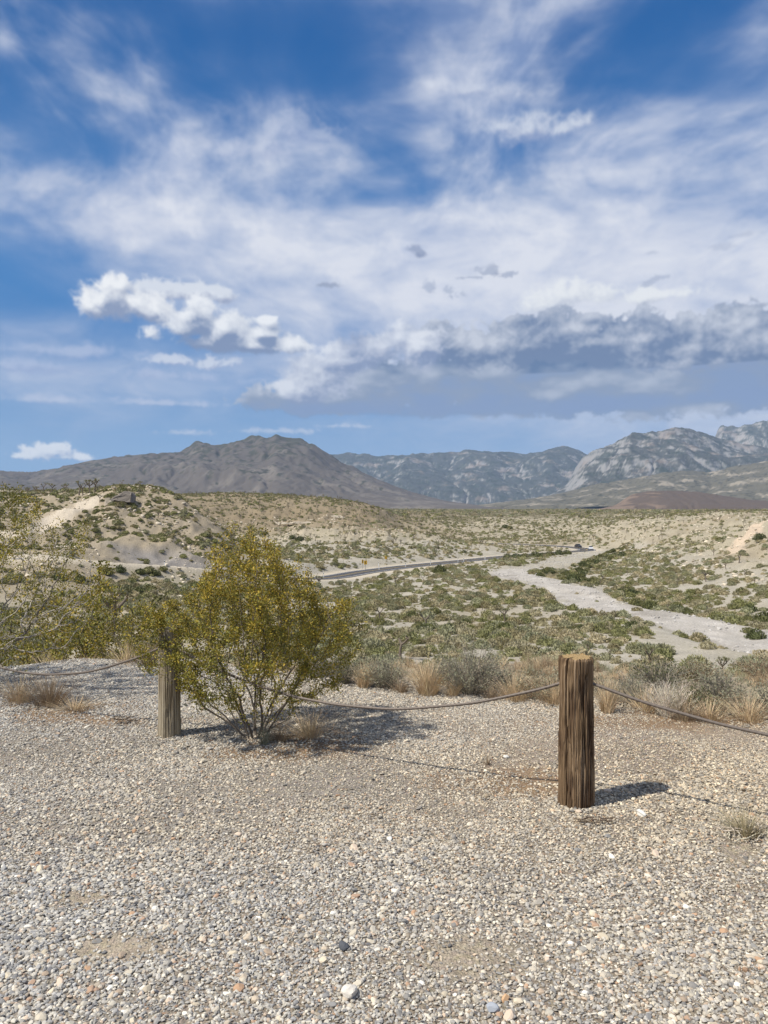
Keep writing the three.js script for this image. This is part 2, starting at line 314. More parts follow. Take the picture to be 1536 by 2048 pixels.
// soil texture: speckle of grit and small stones, repeating every 6 m
function speckle(size, seed, fn) {
  const d = new Uint8Array(size * size * 4);
  for (let y = 0; y < size; y++) for (let x = 0; x < size; x++) { const c = fn(x / size, y / size); for (let k = 0; k < 3; k++) d[(y * size + x) * 4 + k] = clamp(c[k]) * 255; d[(y * size + x) * 4 + 3] = 255; }
  const t = new THREE.DataTexture(d, size, size);
  t.wrapS = t.wrapT = THREE.RepeatWrapping; t.magFilter = THREE.LinearFilter; t.needsUpdate = true;
  return t;
}
const tileNoise = (u, v, f, seed) => {   // noise that repeats over the unit square
  const a = noise(u * f + seed, v * f + seed), b = noise((u - 1) * f + seed, v * f + seed), c = noise(u * f + seed, (v - 1) * f + seed), d = noise((u - 1) * f + seed, (v - 1) * f + seed);
  return lerp(lerp(a, b, u), lerp(c, d, u), v);
};
const soilMap = speckle(1024, 1, (u, v) => { const g = 0.80 + 0.16 * tileNoise(u, v, 190, 3) + 0.16 * tileNoise(u, v, 70, 9) + 0.12 * tileNoise(u, v, 21, 1); return [g, g * (0.985 + 0.02 * tileNoise(u, v, 40, 7)), g * (0.97 + 0.04 * tileNoise(u, v, 33, 2))]; });
soilMap.colorSpace = THREE.SRGBColorSpace;
const soilBump = speckle(1024, 2, (u, v) => { const g = 0.5 + 0.35 * tileNoise(u, v, 240, 5) + 0.3 * tileNoise(u, v, 90, 8); return [g, g, g]; });
const terrainMat = new THREE.MeshStandardMaterial({ name: 'desert_soil', vertexColors: true, roughness: 1, map: soilMap, bumpMap: soilBump, bumpScale: 0.02 });
terrainMat.specularIntensity = 0.1;

const trackLine = new THREE.CatmullRomCurve3([[1560, 1038, 275], [1500, 1052, 246], [1512, 1062, 232], [1496, 1072, 222], [1470, 1085, 210], [1480, 1098, 196]].map((a) => place(...a))).getSpacedPoints(60);
const trackLeft = new THREE.CatmullRomCurve3([[-60, 1075, 160], [20, 1066, 168], [70, 1050, 182], [110, 1035, 196], [150, 1022, 206], [180, 1003, 218]].map((a) => place(...a))).getSpacedPoints(60);
const flat = (pts, x, z) => nearLine(pts, x, z)[0];
function soilColor(x, z, r, th, h, out) {
  const n1 = fbm(x * 0.05, z * 0.05, 4), n2 = fbm(x * 0.013 + 9, z * 0.013, 4), n3 = fbm(x * 0.35, z * 0.35, 3);
  let c = [0.40, 0.365, 0.275];
  const mix = (q, t) => { t = clamp(t); for (let k = 0; k < 3; k++) c[k] = lerp(c[k], q[k], t); };
  mix([0.46, 0.41, 0.31], smooth(0.0, 0.35, n1));
  mix([0.33, 0.28, 0.20], smooth(0.05, 0.4, n2) * 0.7);
  if (r > 25) {
    const px = Math.tan(th) * F + 768, wx = px + 130 * n2 + 60 * n1;
    mix([0.43, 0.41, 0.35], (0.7 + 0.6 * n1) * smooth(-9, -11, h) * (1 - smooth(300, 380, r)) * smooth(330, 620, wx));     // silt and pale gravel of the valley floor
    mix([0.27, 0.22, 0.145], smooth(300, 400, r + 60 * n2) * 0.85 * (1 - smooth(740, 980, wx)));                          // brown crust of the mesa
    mix([0.36, 0.305, 0.22], 0.75 * smooth(150, 160, r) * (1 - smooth(280, 320, r)) * (1 - smooth(430, 560, wx)));
    mix([0.29, 0.275, 0.255], 0.95 * smooth(148, 152, r) * (1 - smooth(176, 186, r + 12 * n1)) * smooth(-1, -3.5, h + n1 * 3) * smooth(170, 230, wx) * (1 - smooth(400, 500, wx)));   // grey cut bank over the road
    mix([0.15, 0.135, 0.075], smooth(560, 660, r) * smooth(-0.25, 0.15, n2 + (r - 760) / 900) * 0.85);                    // scrub too small to see singly
    if (r > 60 && r < 460) {
      const dw = flat(washLine, x, z) + 3.2 * fbm(x * 0.1, z * 0.1, 4);
      mix([0.47, 0.45, 0.41], (1 - smooth(3.9, 5.2, dw)) * (1 - smooth(208, 226, r)));
      if (dw < 6 && r < 215) { mix([0.33, 0.31, 0.275], smooth(0.05, 0.3, fbm(x * 0.16 + 3, z * 0.1 + 5, 4)) * (1 - smooth(5, 6, dw)) * 0.7); mix([0.56, 0.54, 0.50], smooth(0.1, 0.3, fbm(x * 0.3 + 13, z * 0.2, 3)) * (1 - smooth(4.4, 5.4, dw)) * 0.6); }
      const dr = flat(roadLine, x, z) + 1.2 * n1;
      mix([0.55, 0.50, 0.40], 1 - smooth(6.2, 8, dr));
    }
    if (r > 150 && r < 300 && px > 1380) mix([0.60, 0.50, 0.38], 1 - smooth(1.6, 2.8, flat(trackLine, x, z) + n3));
    if (r > 140 && r < 240 && px < 260) mix([0.58, 0.52, 0.42], 1 - smooth(2.5, 5, flat(trackLeft, x, z) + 3 * n3));
  } else {
    mix([0.36, 0.29, 0.20], smooth(6, 9, r));
  }
  const g = 1 + 0.22 * n3;
  out[0] = c[0] * g * 1.3; out[1] = c[1] * g * 1.3; out[2] = c[2] * g * 1.3;
}
{
  const pos = new Float32Array((NR * NA + 1) * 3), col = new Float32Array((NR * NA + 1) * 3), uv = new Float32Array((NR * NA + 1) * 2), idx = [], c = [0, 0, 0];
  for (let i = 0; i < NR; i++) for (let j = 0; j < NA; j++) {
    const o = i * NA + j, r = RINGS[i], th = ANGLES[j], x = Math.sin(th) * r, z = -Math.cos(th) * r;
    pos[o * 3] = x; pos[o * 3 + 1] = LAND[o]; pos[o * 3 + 2] = z; uv[o * 2] = x / 6; uv[o * 2 + 1] = z / 6;
    soilColor(x, z, r, th, LAND[o], c); col.set(c, o * 3);
    if (i && j) { const a = o - NA - 1, b = o - NA; idx.push(a, b, o, a, o, o - 1); }
  }
  const m = NR * NA;
  pos[m * 3 + 1] = -0.07; col.set([0.4, 0.36, 0.3], m * 3);
  for (let j = 1; j < NA; j++) idx.push(m, j, j - 1);
  for (let i = 0; i < idx.length; i += 3) [idx[i + 1], idx[i + 2]] = [idx[i + 2], idx[i + 1]];
  const land = new THREE.Mesh(setOf(new THREE.BufferGeometry(), pos, new Uint32Array(idx), col, uv), terrainMat);
  land.name = 'terrain'; land.userData = { kind: 'structure', label: 'sandy desert valley and low mesas below the gravel lot' };
  land.castShadow = land.receiveShadow = true;
  scene.add(land);
}
// ------------------------------------------------------------------ mountains, worn down by running water
function mountain(name, label, seed, crest, dFront, dCrest, dBack, W, R, opt) {
  const o = { base: 20, shape: 1.25, wear: 0.5, bumps: 0.22, rounds: 26, ...opt };
  const px0 = crest[0][0], px1 = crest[crest.length - 1][0], h = new Float32Array(W * R), X = new Float32Array(W * R), Z = new Float32Array(W * R), want = new Float32Array(W);
  const depth = (j) => lerp(dFront, dBack, j / (R - 1));
  for (let i = 0; i < W; i++) want[i] = (1024 - along(crest, lerp(px0, px1, i / (W - 1)))) / F;
  for (let i = 0; i < W; i++) {
    const top = want[i] * dCrest + EYE - o.base;
    for (let j = 0; j < R; j++) {
      const q = j * W + i, d = depth(j), x = (lerp(px0, px1, i / (W - 1)) - 768) / F * d, s = seed * 13.7;
      X[q] = x; Z[q] = -d;
      const warp = 900 * o.scale * fbm(x / (2600 * o.scale) + s, d / (2600 * o.scale), 3);
      const t = (d + warp * 0.35 - dFront) / (dCrest - dFront), f = t < 1 ? Math.pow(clamp(t), o.shape) : Math.max(0.25, 1 - (t - 1) * 0.9);
      const rg = ridged((x + warp) / (1300 * o.scale) + s, (d + warp) / (2000 * o.scale) + s, 5) - 0.7;
      h[q] = o.base + Math.max(0, top) * f + Math.max(30, top) * o.bumps * rg * clamp(t * 2) + top * 0.05 * fbm(x / (160 * o.scale), d / (160 * o.scale), 4) * clamp(t * 3) - 30 * (1 - clamp(t * 8)) ;
    }
  }
  const n = W * R, order = new Uint32Array(n), to = new Int32Array(n), area = new Float32Array(n), far = new Float32Array(n), dx = Math.abs(X[1] - X[0]) || 10, dzz = (dBack - dFront) / (R - 1);
  for (let round = 0; round < o.rounds; round++) {
    for (let q = 0; q < n; q++) order[q] = q;
    const key = h.slice();
    order.sort((a, b) => key[a] - key[b]);
    for (let j = 0; j < R; j++) for (let i = 0; i < W; i++) {
      const q = j * W + i; let best = 0; to[q] = -1; area[q] = 1;
      for (let b = -1; b <= 1; b++) for (let a = -1; a <= 1; a++) {
        const ii = i + a, jj = j + b;
        if ((!a && !b) || ii < 0 || jj < 0 || ii >= W || jj >= R) continue;
        const len = Math.hypot(a * dx, b * dzz), s = (h[q] - h[jj * W + ii]) / len;
        if (s > best) { best = s; to[q] = jj * W + ii; far[q] = len; }
      }
    }
    for (let k = n - 1; k >= 0; k--) { const q = order[k]; if (to[q] >= 0) area[to[q]] += area[q]; }
    for (let k = 0; k < n; k++) { const q = order[k]; if (to[q] >= 0) { const e = o.wear * 0.04 * Math.sqrt(area[q]) * 14 / far[q]; h[q] = (h[q] + e * h[to[q]]) / (1 + e); } }
    if (round % 2) for (let j = 1; j < R - 1; j++) for (let i = 1; i < W - 1; i++) { const q = j * W + i; h[q] += 0.06 * (h[q - 1] + h[q + 1] + h[q - W] + h[q + W] - 4 * h[q]); }
  }
  for (let q = 0; q < n; q++) { const k = clamp((h[q] - o.base) / 90); h[q] += k * o.scale * (15 * (ridged(X[q] / (130 * o.scale) + seed, Z[q] / (190 * o.scale), 4) - 0.7) + 4 * noise(X[q] / 24, Z[q] / 24)); }
  const fit = new Float32Array(W);
  for (let i = 0; i < W; i++) { let m = 1e-5; for (let j = 0; j < R; j++) m = Math.max(m, (h[j * W + i] - EYE) / depth(j)); fit[i] = clamp(want[i] / m, 0.4, 2.2); }
  for (let pass = 0; pass < 3; pass++) { const g = fit.slice(); for (let i = 0; i < W; i++) { let s = 0, k = 0; for (let a = -5; a <= 5; a++) { const q = clamp(i + a, 0, W - 1); s += g[q]; k++; } fit[i] = s / k; } }
  const pos = new Float32Array(n * 3), col = new Float32Array(n * 3), idx = [];
  for (let j = 0; j < R; j++) for (let i = 0; i < W; i++) { const q = j * W + i; pos[q * 3] = X[q]; pos[q * 3 + 1] = h[q] = EYE + (h[q] - EYE) * fit[i]; pos[q * 3 + 2] = Z[q]; if (i && j) { const a = q - W - 1, b = q - W; idx.push(a, b, q, a, q, q - 1); } }
  const c = [0, 0, 0];
  for (let j = 0; j < R; j++) for (let i = 0; i < W; i++) {
    const q = j * W + i, l = q - (i > 0 ? 1 : 0), r = q + (i < W - 1 ? 1 : 0), u = q + (j < R - 1 ? W : 0), dn = q - (j > 0 ? W : 0);
    const steep = Math.hypot((h[r] - h[l]) / (2 * dx), (h[u] - h[dn]) / (2 * dzz));
    o.color(X[q], -Z[q], h[q], steep, c, lerp(px0, px1, i / (W - 1)));
    col.set(c, q * 3);
  }
  const mesh = new THREE.Mesh(setOf(new THREE.BufferGeometry(), pos, new Uint32Array(idx), col), mountainMat);
  mesh.name = name; mesh.userData = { kind: 'structure', label };
  mesh.castShadow = mesh.receiveShadow = true;
  scene.add(mesh);
}
const mountainMat = new THREE.MeshStandardMaterial({ name: 'mountain_rock', vertexColors: true, roughness: 1 });
mountainMat.specularIntensity = 0.1;
const blend = (c, q, t) => { t = clamp(t); for (let k = 0; k < 3; k++) c[k] = lerp(c[k], q[k], t); };
const put = (c, q) => { c[0] = q[0]; c[1] = q[1]; c[2] = q[2]; };
const limestone = (bare, dark, amount) => (x, d, h, steep, c) => {
  const n = fbm(x / 330, d / 330, 5), m = fbm(x / 150 + 4, (h + d * 0.1) / 40, 5, 0.6), p = fbm(x / 150 + 20, d / 170 + h / 80, 5, 0.55);
  put(c, dark);
  blend(c, bare, smooth(0.40 - amount, 0.72 - amount, steep * 0.55 + n * 0.5 + m * 0.5 + p * 0.25));
  blend(c, [0.24, 0.185, 0.145], smooth(0.15, 0.35, n - 0.2 * m) * 0.45);
  blend(c, [0.04, 0.05, 0.036], smooth(0.02, 0.22, p - 0.2 * m) * 0.8);
};
mountain('mountain_range', 'blue distant limestone escarpment between the two nearer mountains', 3,
  [[560, 930], [640, 912], [700, 905], [760, 912], [800, 910], [850, 906], [905, 905], [935, 899], [960, 902], [1000, 903], [1050, 908], [1075, 904], [1110, 895], [1130, 892], [1150, 897], [1172, 907], [1210, 925], [1300, 950]],
  9000, 12200, 14500, 360, 170, { scale: 1.5, base: 70, shape: 0.85, wear: 0.5, bumps: 0.26, color: limestone([0.27, 0.26, 0.245], [0.068, 0.073, 0.066], 0.06) });
mountain('far_peak', 'pale cliffed peak at the far right behind the limestone massif', 4,
  [[1360, 930], [1428, 880], [1436, 856], [1446, 849], [1474, 855], [1500, 848], [1536, 840], [1640, 825], [1750, 850]],
  9600, 11400, 13000, 220, 90, { scale: 1.2, base: 70, shape: 0.7, wear: 0.35, color: limestone([0.30, 0.285, 0.26], [0.085, 0.087, 0.07], 0.10) });
mountain('limestone_mountain', 'steep grey limestone massif with pale cliffs and dark wooded summit', 6,
  [[1030, 1014], [1080, 1000], [1128, 975], [1146, 945], [1165, 915], [1190, 900], [1220, 890], [1250, 873], [1262, 866], [1282, 866], [1320, 862], [1350, 855], [1362, 854], [1380, 858], [1420, 870], [1440, 877], [1480, 886], [1536, 895], [1640, 900], [1760, 930]],
  6600, 9000, 10800, 380, 200, { scale: 1.0, base: 50, shape: 0.75, wear: 0.42, bumps: 0.3, color: limestone([0.25, 0.24, 0.225], [0.068, 0.07, 0.06], 0.06) });
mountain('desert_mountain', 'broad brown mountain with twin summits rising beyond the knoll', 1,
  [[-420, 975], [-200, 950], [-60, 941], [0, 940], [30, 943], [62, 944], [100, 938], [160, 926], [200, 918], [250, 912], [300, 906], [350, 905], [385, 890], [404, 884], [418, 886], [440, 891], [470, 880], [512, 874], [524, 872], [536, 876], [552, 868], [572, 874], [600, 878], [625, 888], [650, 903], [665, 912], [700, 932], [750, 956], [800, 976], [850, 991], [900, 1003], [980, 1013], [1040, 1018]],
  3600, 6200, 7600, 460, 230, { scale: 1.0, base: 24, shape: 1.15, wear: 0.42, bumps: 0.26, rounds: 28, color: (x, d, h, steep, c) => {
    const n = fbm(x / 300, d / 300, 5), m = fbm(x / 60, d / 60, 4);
    put(c, [0.105, 0.092, 0.08]);  // dark scrub tone, lowered further to stand in for cloud shadow
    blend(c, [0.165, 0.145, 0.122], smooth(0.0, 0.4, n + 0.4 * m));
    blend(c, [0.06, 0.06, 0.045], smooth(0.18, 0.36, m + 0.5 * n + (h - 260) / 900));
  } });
mountain('foothill', 'dark scrubby foothills at the foot of the limestone massif', 8,
  [[900, 1016], [980, 1007], [1060, 997], [1130, 985], [1200, 966], [1250, 960], [1290, 952], [1330, 945], [1380, 941], [1420, 945], [1460, 934], [1536, 922], [1640, 915], [1760, 925]],
  4300, 5800, 6900, 300, 120, { scale: 0.6, base: 30, wear: 0.3, shape: 1.0, color: (x, d, h, steep, c) => {
    const n = fbm(x / 200, d / 200, 5), m = fbm(x / 45, d / 45, 4);
    put(c, [0.12, 0.11, 0.08]);
    blend(c, [0.27, 0.235, 0.18], smooth(0.08, 0.3, n + 0.35 * m));
    blend(c, [0.06, 0.06, 0.045], smooth(0.12, 0.3, m));
  } });
mountain('brown_hill', 'low dark reddish brown hill standing on the plain', 12,
  [[1180, 1020], [1226, 1012], [1260, 991], [1290, 983], [1335, 981], [1400, 984], [1450, 992], [1500, 999], [1560, 1004], [1680, 1014]],
  3050, 3700, 4300, 220, 90, { scale: 0.35, base: 14, wear: 0.2, shape: 1.0, color: (x, d, h, steep, c, px) => {
    const n = fbm(x / 90, d / 90, 5);
    put(c, [0.105, 0.08, 0.062]);
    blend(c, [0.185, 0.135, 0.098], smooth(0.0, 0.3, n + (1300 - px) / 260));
  } });
mountain('pale_hill', 'small pale hill at the foot of the brown mountain', 14,
  [[380, 1004], [410, 991], [440, 985], [462, 983], [490, 987], [520, 995], [560, 1004]],
  2500, 2900, 3300, 120, 60, { scale: 0.3, base: 10, wear: 0.2, shape: 1.0, color: (x, d, h, steep, c) => { put(c, [0.24, 0.22, 0.17]); blend(c, [0.12, 0.11, 0.08], smooth(0.0, 0.3, fbm(x / 60, d / 60, 4))); } });
scene.fog = new THREE.FogExp2(new THREE.Color(0.50, 0.70, 1.0), 0.000038);
// ------------------------------------------------------------------ road
function ribbon(line, from, to, lift, width0 = 0) {
  const pos = [], idx = [], uv = [];
  for (let i = 0; i < line.length; i++) {
    const a = line[Math.max(0, i - 1)], b = line[Math.min(line.length - 1, i + 1)], tx = b.x - a.x, tz = b.z - a.z, l = Math.hypot(tx, tz), nx = -tz / l, nz = tx / l;
    for (const s of [from, to]) { pos.push(line[i].x + nx * s, line[i].y + lift, line[i].z + nz * s); uv.push(s / 6, i / 6); }
    if (i) { const k = i * 2; idx.push(k - 2, k - 1, k + 1, k - 2, k + 1, k); }
  }
  return setOf(new THREE.BufferGeometry(), new Float32Array(pos), new Uint32Array(idx), null, new Float32Array(uv));
}
{
  const asphalt = new THREE.MeshStandardMaterial({ name: 'asphalt', color: new THREE.Color(0.085, 0.085, 0.09), roughness: 0.9, map: soilMap });
  const paint = new THREE.MeshStandardMaterial({ name: 'road_paint', color: new THREE.Color(0.7, 0.7, 0.68), roughness: 0.8 });
  const yellow = new THREE.MeshStandardMaterial({ name: 'yellow_paint', color: new THREE.Color(0.6, 0.4, 0.06), roughness: 0.8 });
  const road = new THREE.Group(); road.name = 'road'; road.userData = { kind: 'structure', label: 'grey asphalt road curving along the valley' };
  const add = (name, g, m) => { const o = new THREE.Mesh(g, m); o.name = name; o.receiveShadow = true; road.add(o); };
  add('carriageway', ribbon(roadLine, -3.9, 3.9, 0.0), asphalt);
  add('edge_line', ribbon(roadLine, -3.5, -3.3, 0.006), paint);
  add('edge_line', ribbon(roadLine, 3.3, 3.5, 0.006), paint);
  add('centre_line', ribbon(roadLine, -0.1, 0.1, 0.006), yellow);
  scene.add(road);
}
// ------------------------------------------------------------------ helpers for things
const taken = {};
function numbered(name) { const n = taken[name] = (taken[name] ?? -1) + 1; return n ? `${name}_${String(n).padStart(3, '0')}` : name; }
function mesh(name, geo, mat, parent) { const o = new THREE.Mesh(geo, mat); o.name = name; o.castShadow = o.receiveShadow = true; if (parent) parent.add(o); return o; }
function thing(o, name, label, category, group) { o.name = numbered(name); o.userData = { label, category }; if (group) o.userData.group = group; scene.add(o); return o; }
const std = (name, rgb, opt = {}) => { const m = new THREE.MeshStandardMaterial({ name, color: new THREE.Color().setRGB(...rgb), roughness: 0.9, ...opt }); return m; };
class Soup {                          // triangles with colours
  constructor() { this.p = []; this.c = []; this.i = []; this.uv = []; }
  vert(x, y, z, c) { this.p.push(x, y, z); this.c.push(c[0], c[1], c[2]); return this.p.length / 3 - 1; }
  tri(a, b, c) { this.i.push(a, b, c); }
  leaf(x, y, z, dir, side, len, wid, c, fold = 0) {     // a pointed leaf of two triangles
    const a = this.vert(x, y, z, c), m = [x + dir[0] * len * 0.5, y + dir[1] * len * 0.5 + fold, z + dir[2] * len * 0.5];
    const b = this.vert(m[0] + side[0] * wid, m[1] + side[1] * wid, m[2] + side[2] * wid, c), d = this.vert(m[0] - side[0] * wid, m[1] - side[1] * wid, m[2] - side[2] * wid, c);
    const e = this.vert(x + dir[0] * len, y + dir[1] * len, z + dir[2] * len, c);
    this.i.push(a, b, e, a, e, d);
  }
  tube(pts, radii, c, n = 5) {       // a tapering tube through points
    let last = null;
    for (let k = 0; k < pts.length; k++) {
      const a = pts[Math.max(0, k - 1)], b = pts[Math.min(pts.length - 1, k + 1)], t = [b[0] - a[0], b[1] - a[1], b[2] - a[2]], l = Math.hypot(...t) || 1;
      t[0] /= l; t[1] /= l; t[2] /= l;
      const up = Math.abs(t[1]) > 0.9 ? [1, 0, 0] : [0, 1, 0], u = [t[1] * up[2] - t[2] * up[1], t[2] * up[0] - t[0] * up[2], t[0] * up[1] - t[1] * up[0]], ul = Math.hypot(...u);
      u[0] /= ul; u[1] /= ul; u[2] /= ul;
      const v = [t[1] * u[2] - t[2] * u[1], t[2] * u[0] - t[0] * u[2], t[0] * u[1] - t[1] * u[0]], ring = [];
      const cc = typeof c === 'function' ? c(k / (pts.length - 1)) : c;
      for (let q = 0; q < n; q++) { const an = q / n * 6.28318, cs = Math.cos(an) * radii[k], sn = Math.sin(an) * radii[k]; ring.push(this.vert(pts[k][0] + u[0] * cs + v[0] * sn, pts[k][1] + u[1] * cs + v[1] * sn, pts[k][2] + u[2] * cs + v[2] * sn, cc)); }
      if (last) for (let q = 0; q < n; q++) { const w = (q + 1) % n; this.i.push(last[q], ring[w], ring[q], last[q], last[w], ring[w]); }
      last = ring;
    }
  }
  geo(smoothNormals = true) {
    const g = new THREE.BufferGeometry();
    g.setAttribute('position', new THREE.BufferAttribute(new Float32Array(this.p), 3));
    g.setAttribute('color', new THREE.BufferAttribute(new Float32Array(this.c), 3));
    g.setIndex(this.i.length ? new THREE.BufferAttribute(new Uint32Array(this.i), 1) : null);
    g.computeVertexNormals();
    return g;
  }
}
const randDir = (R) => { const z = R() * 2 - 1, a = R() * 6.28318, s = Math.sqrt(1 - z * z); return [s * Math.cos(a), z, s * Math.sin(a)]; };
const unit = (v) => { const l = Math.hypot(...v) || 1; return [v[0] / l, v[1] / l, v[2] / l]; };
const crossOf = (a, b) => [a[1] * b[2] - a[2] * b[1], a[2] * b[0] - a[0] * b[2], a[0] * b[1] - a[1] * b[0]];

// ------------------------------------------------------------------ gravel lot
const BARE = [[935, 1905, 0.34, 0.20], [230, 1895, 0.30, 0.12], [170, 1795, 0.22, 0.10], [1480, 1700, 0.3, 0.2]].map(([px, py, rx, rz]) => { const d = EYE * F / (py - 1024); return [(px - 768) / F * d, -d, rx, rz]; });
const LITTER = [[540, 1505, 0.7, 0.34], [640, 1480, 0.6, 0.3], [90, 1420, 0.95, 0.55], [250, 1440, 0.5, 0.2], [1300, 1440, 1.3, 0.32], [1010, 1560, 0.6, 0.35]].map(([px, py, rx, rz]) => { const d = EYE * F / (py - 1024); return [(px - 768) / F * d, -d, rx, rz]; });
const inSpots = (list, x, z, n) => { let m = 0; for (const [a, b, rx, rz] of list) m = Math.max(m, 1 - Math.hypot((x - a) / rx, (z - b) / rz) + 0.5 * n); return clamp(m * 1.6); };
const gravelMap = speckle(1024, 5, (u, v) => { const g = 0.78 + 0.2 * tileNoise(u, v, 230, 3) + 0.2 * tileNoise(u, v, 120, 9) + 0.1 * tileNoise(u, v, 30, 1); return [g, g * (0.985 + 0.03 * tileNoise(u, v, 60, 7)), g * (0.965 + 0.06 * tileNoise(u, v, 50, 2))]; });
gravelMap.colorSpace = THREE.SRGBColorSpace;
const gravelBump = speckle(1024, 6, (u, v) => { const g = 0.5 + 0.4 * tileNoise(u, v, 250, 15) + 0.3 * tileNoise(u, v, 125, 18); return [g, g, g]; });
const lot = (() => {
  const step = 0.06, x0 = -11, x1 = 11, z0 = -10.5, z1 = 4, nx = Math.round((x1 - x0) / step) + 1, nz = Math.round((z1 - z0) / step) + 1;
  const pos = new Float32Array(nx * nz * 3), col = new Float32Array(nx * nz * 3), uv = new Float32Array(nx * nz * 2), idx = [];
  for (let j = 0; j < nz; j++) for (let i = 0; i < nx; i++) {
    const q = j * nx + i, x = x0 + i * step, z = z0 + j * step, r = Math.hypot(x, z), th = Math.atan2(x, -z), lip = lipAt(th);
    const front = Math.abs(th) < 1.5 ? 1 : 0;
    pos[q * 3] = x; pos[q * 3 + 2] = z;
    pos[q * 3 + 1] = lotH(x, z) - front * 0.5 * smooth(lip - 0.3, lip + 0.7, r) - front * smooth(lip + 0.6, lip + 1.6, r) * 3;
    const n = fbm(x * 0.7, z * 0.7, 4), n2 = fbm(x * 2.6 + 8, z * 2.6, 3);
    const c = [0.325, 0.28, 0.225];
    blend(c, [0.335, 0.305, 0.265], smooth(-0.3, 0.3, n - (x + 0.35 * z + 1.6) * 0.25));
    blend(c, [0.37, 0.31, 0.25], smooth(4.4, 5.2, -z + 0.3 * n2) * smooth(-0.6, 1.2, x) * (1 - smooth(6.3, 6.9, r)));
    blend(c, [0.36, 0.285, 0.20], smooth(6.0, 6.6, r + 0.5 * n2) * smooth(1.2, 2.4, x) * 0.8);
    blend(c, [0.46, 0.40, 0.31], inSpots(BARE, x, z, n2));
    blend(c, [0.30, 0.20, 0.115], inSpots(LITTER, x, z, n2) * 0.75);
    col.set(c.map((k) => k * 1.2 * (1 + 0.15 * n2)), q * 3);
    uv[q * 2] = x / 1.7; uv[q * 2 + 1] = z / 1.7;
    if (i && j) { const a = q - nx - 1, b = q - nx; idx.push(a, q, b, a, q - 1, q); }
  }
  const m = new THREE.MeshStandardMaterial({ name: 'gravel_bed', vertexColors: true, roughness: 1, map: gravelMap, bumpMap: gravelBump, bumpScale: 0.012 });
  m.specularIntensity = 0.15;
  const o = mesh('gravel_lot', setOf(new THREE.BufferGeometry(), pos, new Uint32Array(idx), col, uv), m, scene);
  o.userData = { kind: 'structure', label: 'pale grey gravel of the roadside lot' };
  return o;
})();
function pebbleShape(seed, detail, flatness) {
  const R = rngOf(seed), g = new THREE.IcosahedronGeometry(1, detail), p = g.attributes.position, s = seed * 7.7;
  const cuts = Array.from({ length: 6 }, () => [unit(randDir(R)), 0.62 + 0.3 * R()]);
  const sx = 0.85 + 0.5 * R(), sz = 0.75 + 0.3 * R();
  for (let k = 0; k < p.count; k++) {
    const v = [p.getX(k), p.getY(k), p.getZ(k)], w = 1 + 0.2 * noise(v[0] * 1.3 + s, v[1] * 1.3 + v[2] * 1.7 + s);
    for (let a = 0; a < 3; a++) v[a] *= w;
    for (const [d, t] of cuts) { const q = v[0] * d[0] + v[1] * d[1] + v[2] * d[2]; if (q > t) for (let a = 0; a < 3; a++) v[a] -= d[a] * (q - t); }
    p.setXYZ(k, v[0] * sx, v[1] * flatness, v[2] * sz);
  }
  g.deleteAttribute('uv'); g.computeVertexNormals();
  return g;
}
const stoneMat = new THREE.MeshStandardMaterial({ name: 'gravel_stone', color: 0xffffff, roughness: 0.92 });
stoneMat.specularIntensity = 0.3;
const TONES = [[0.40, 0.385, 0.36], [0.33, 0.325, 0.32], [0.46, 0.435, 0.39], [0.24, 0.24, 0.245], [0.52, 0.49, 0.43], [0.38, 0.335, 0.28], [0.44, 0.36, 0.29], [0.62, 0.60, 0.55], [0.15, 0.15, 0.16], [0.36, 0.25, 0.18]];
const TONE_SHARE = [0.22, 0.42, 0.56, 0.70, 0.80, 0.88, 0.93, 0.96, 0.985, 1];
const toneOf = (R, warm) => { let u = R(); const k = TONE_SHARE.findIndex((s) => u <= s), g = 0.62 + 0.62 * R(), t = TONES[k < 0 ? 0 : k]; return [t[0] * g * (1.06 + 0.05 * warm), t[1] * g * (1.03 - 0.01 * warm), t[2] * g * (0.96 - 0.10 * warm)]; };
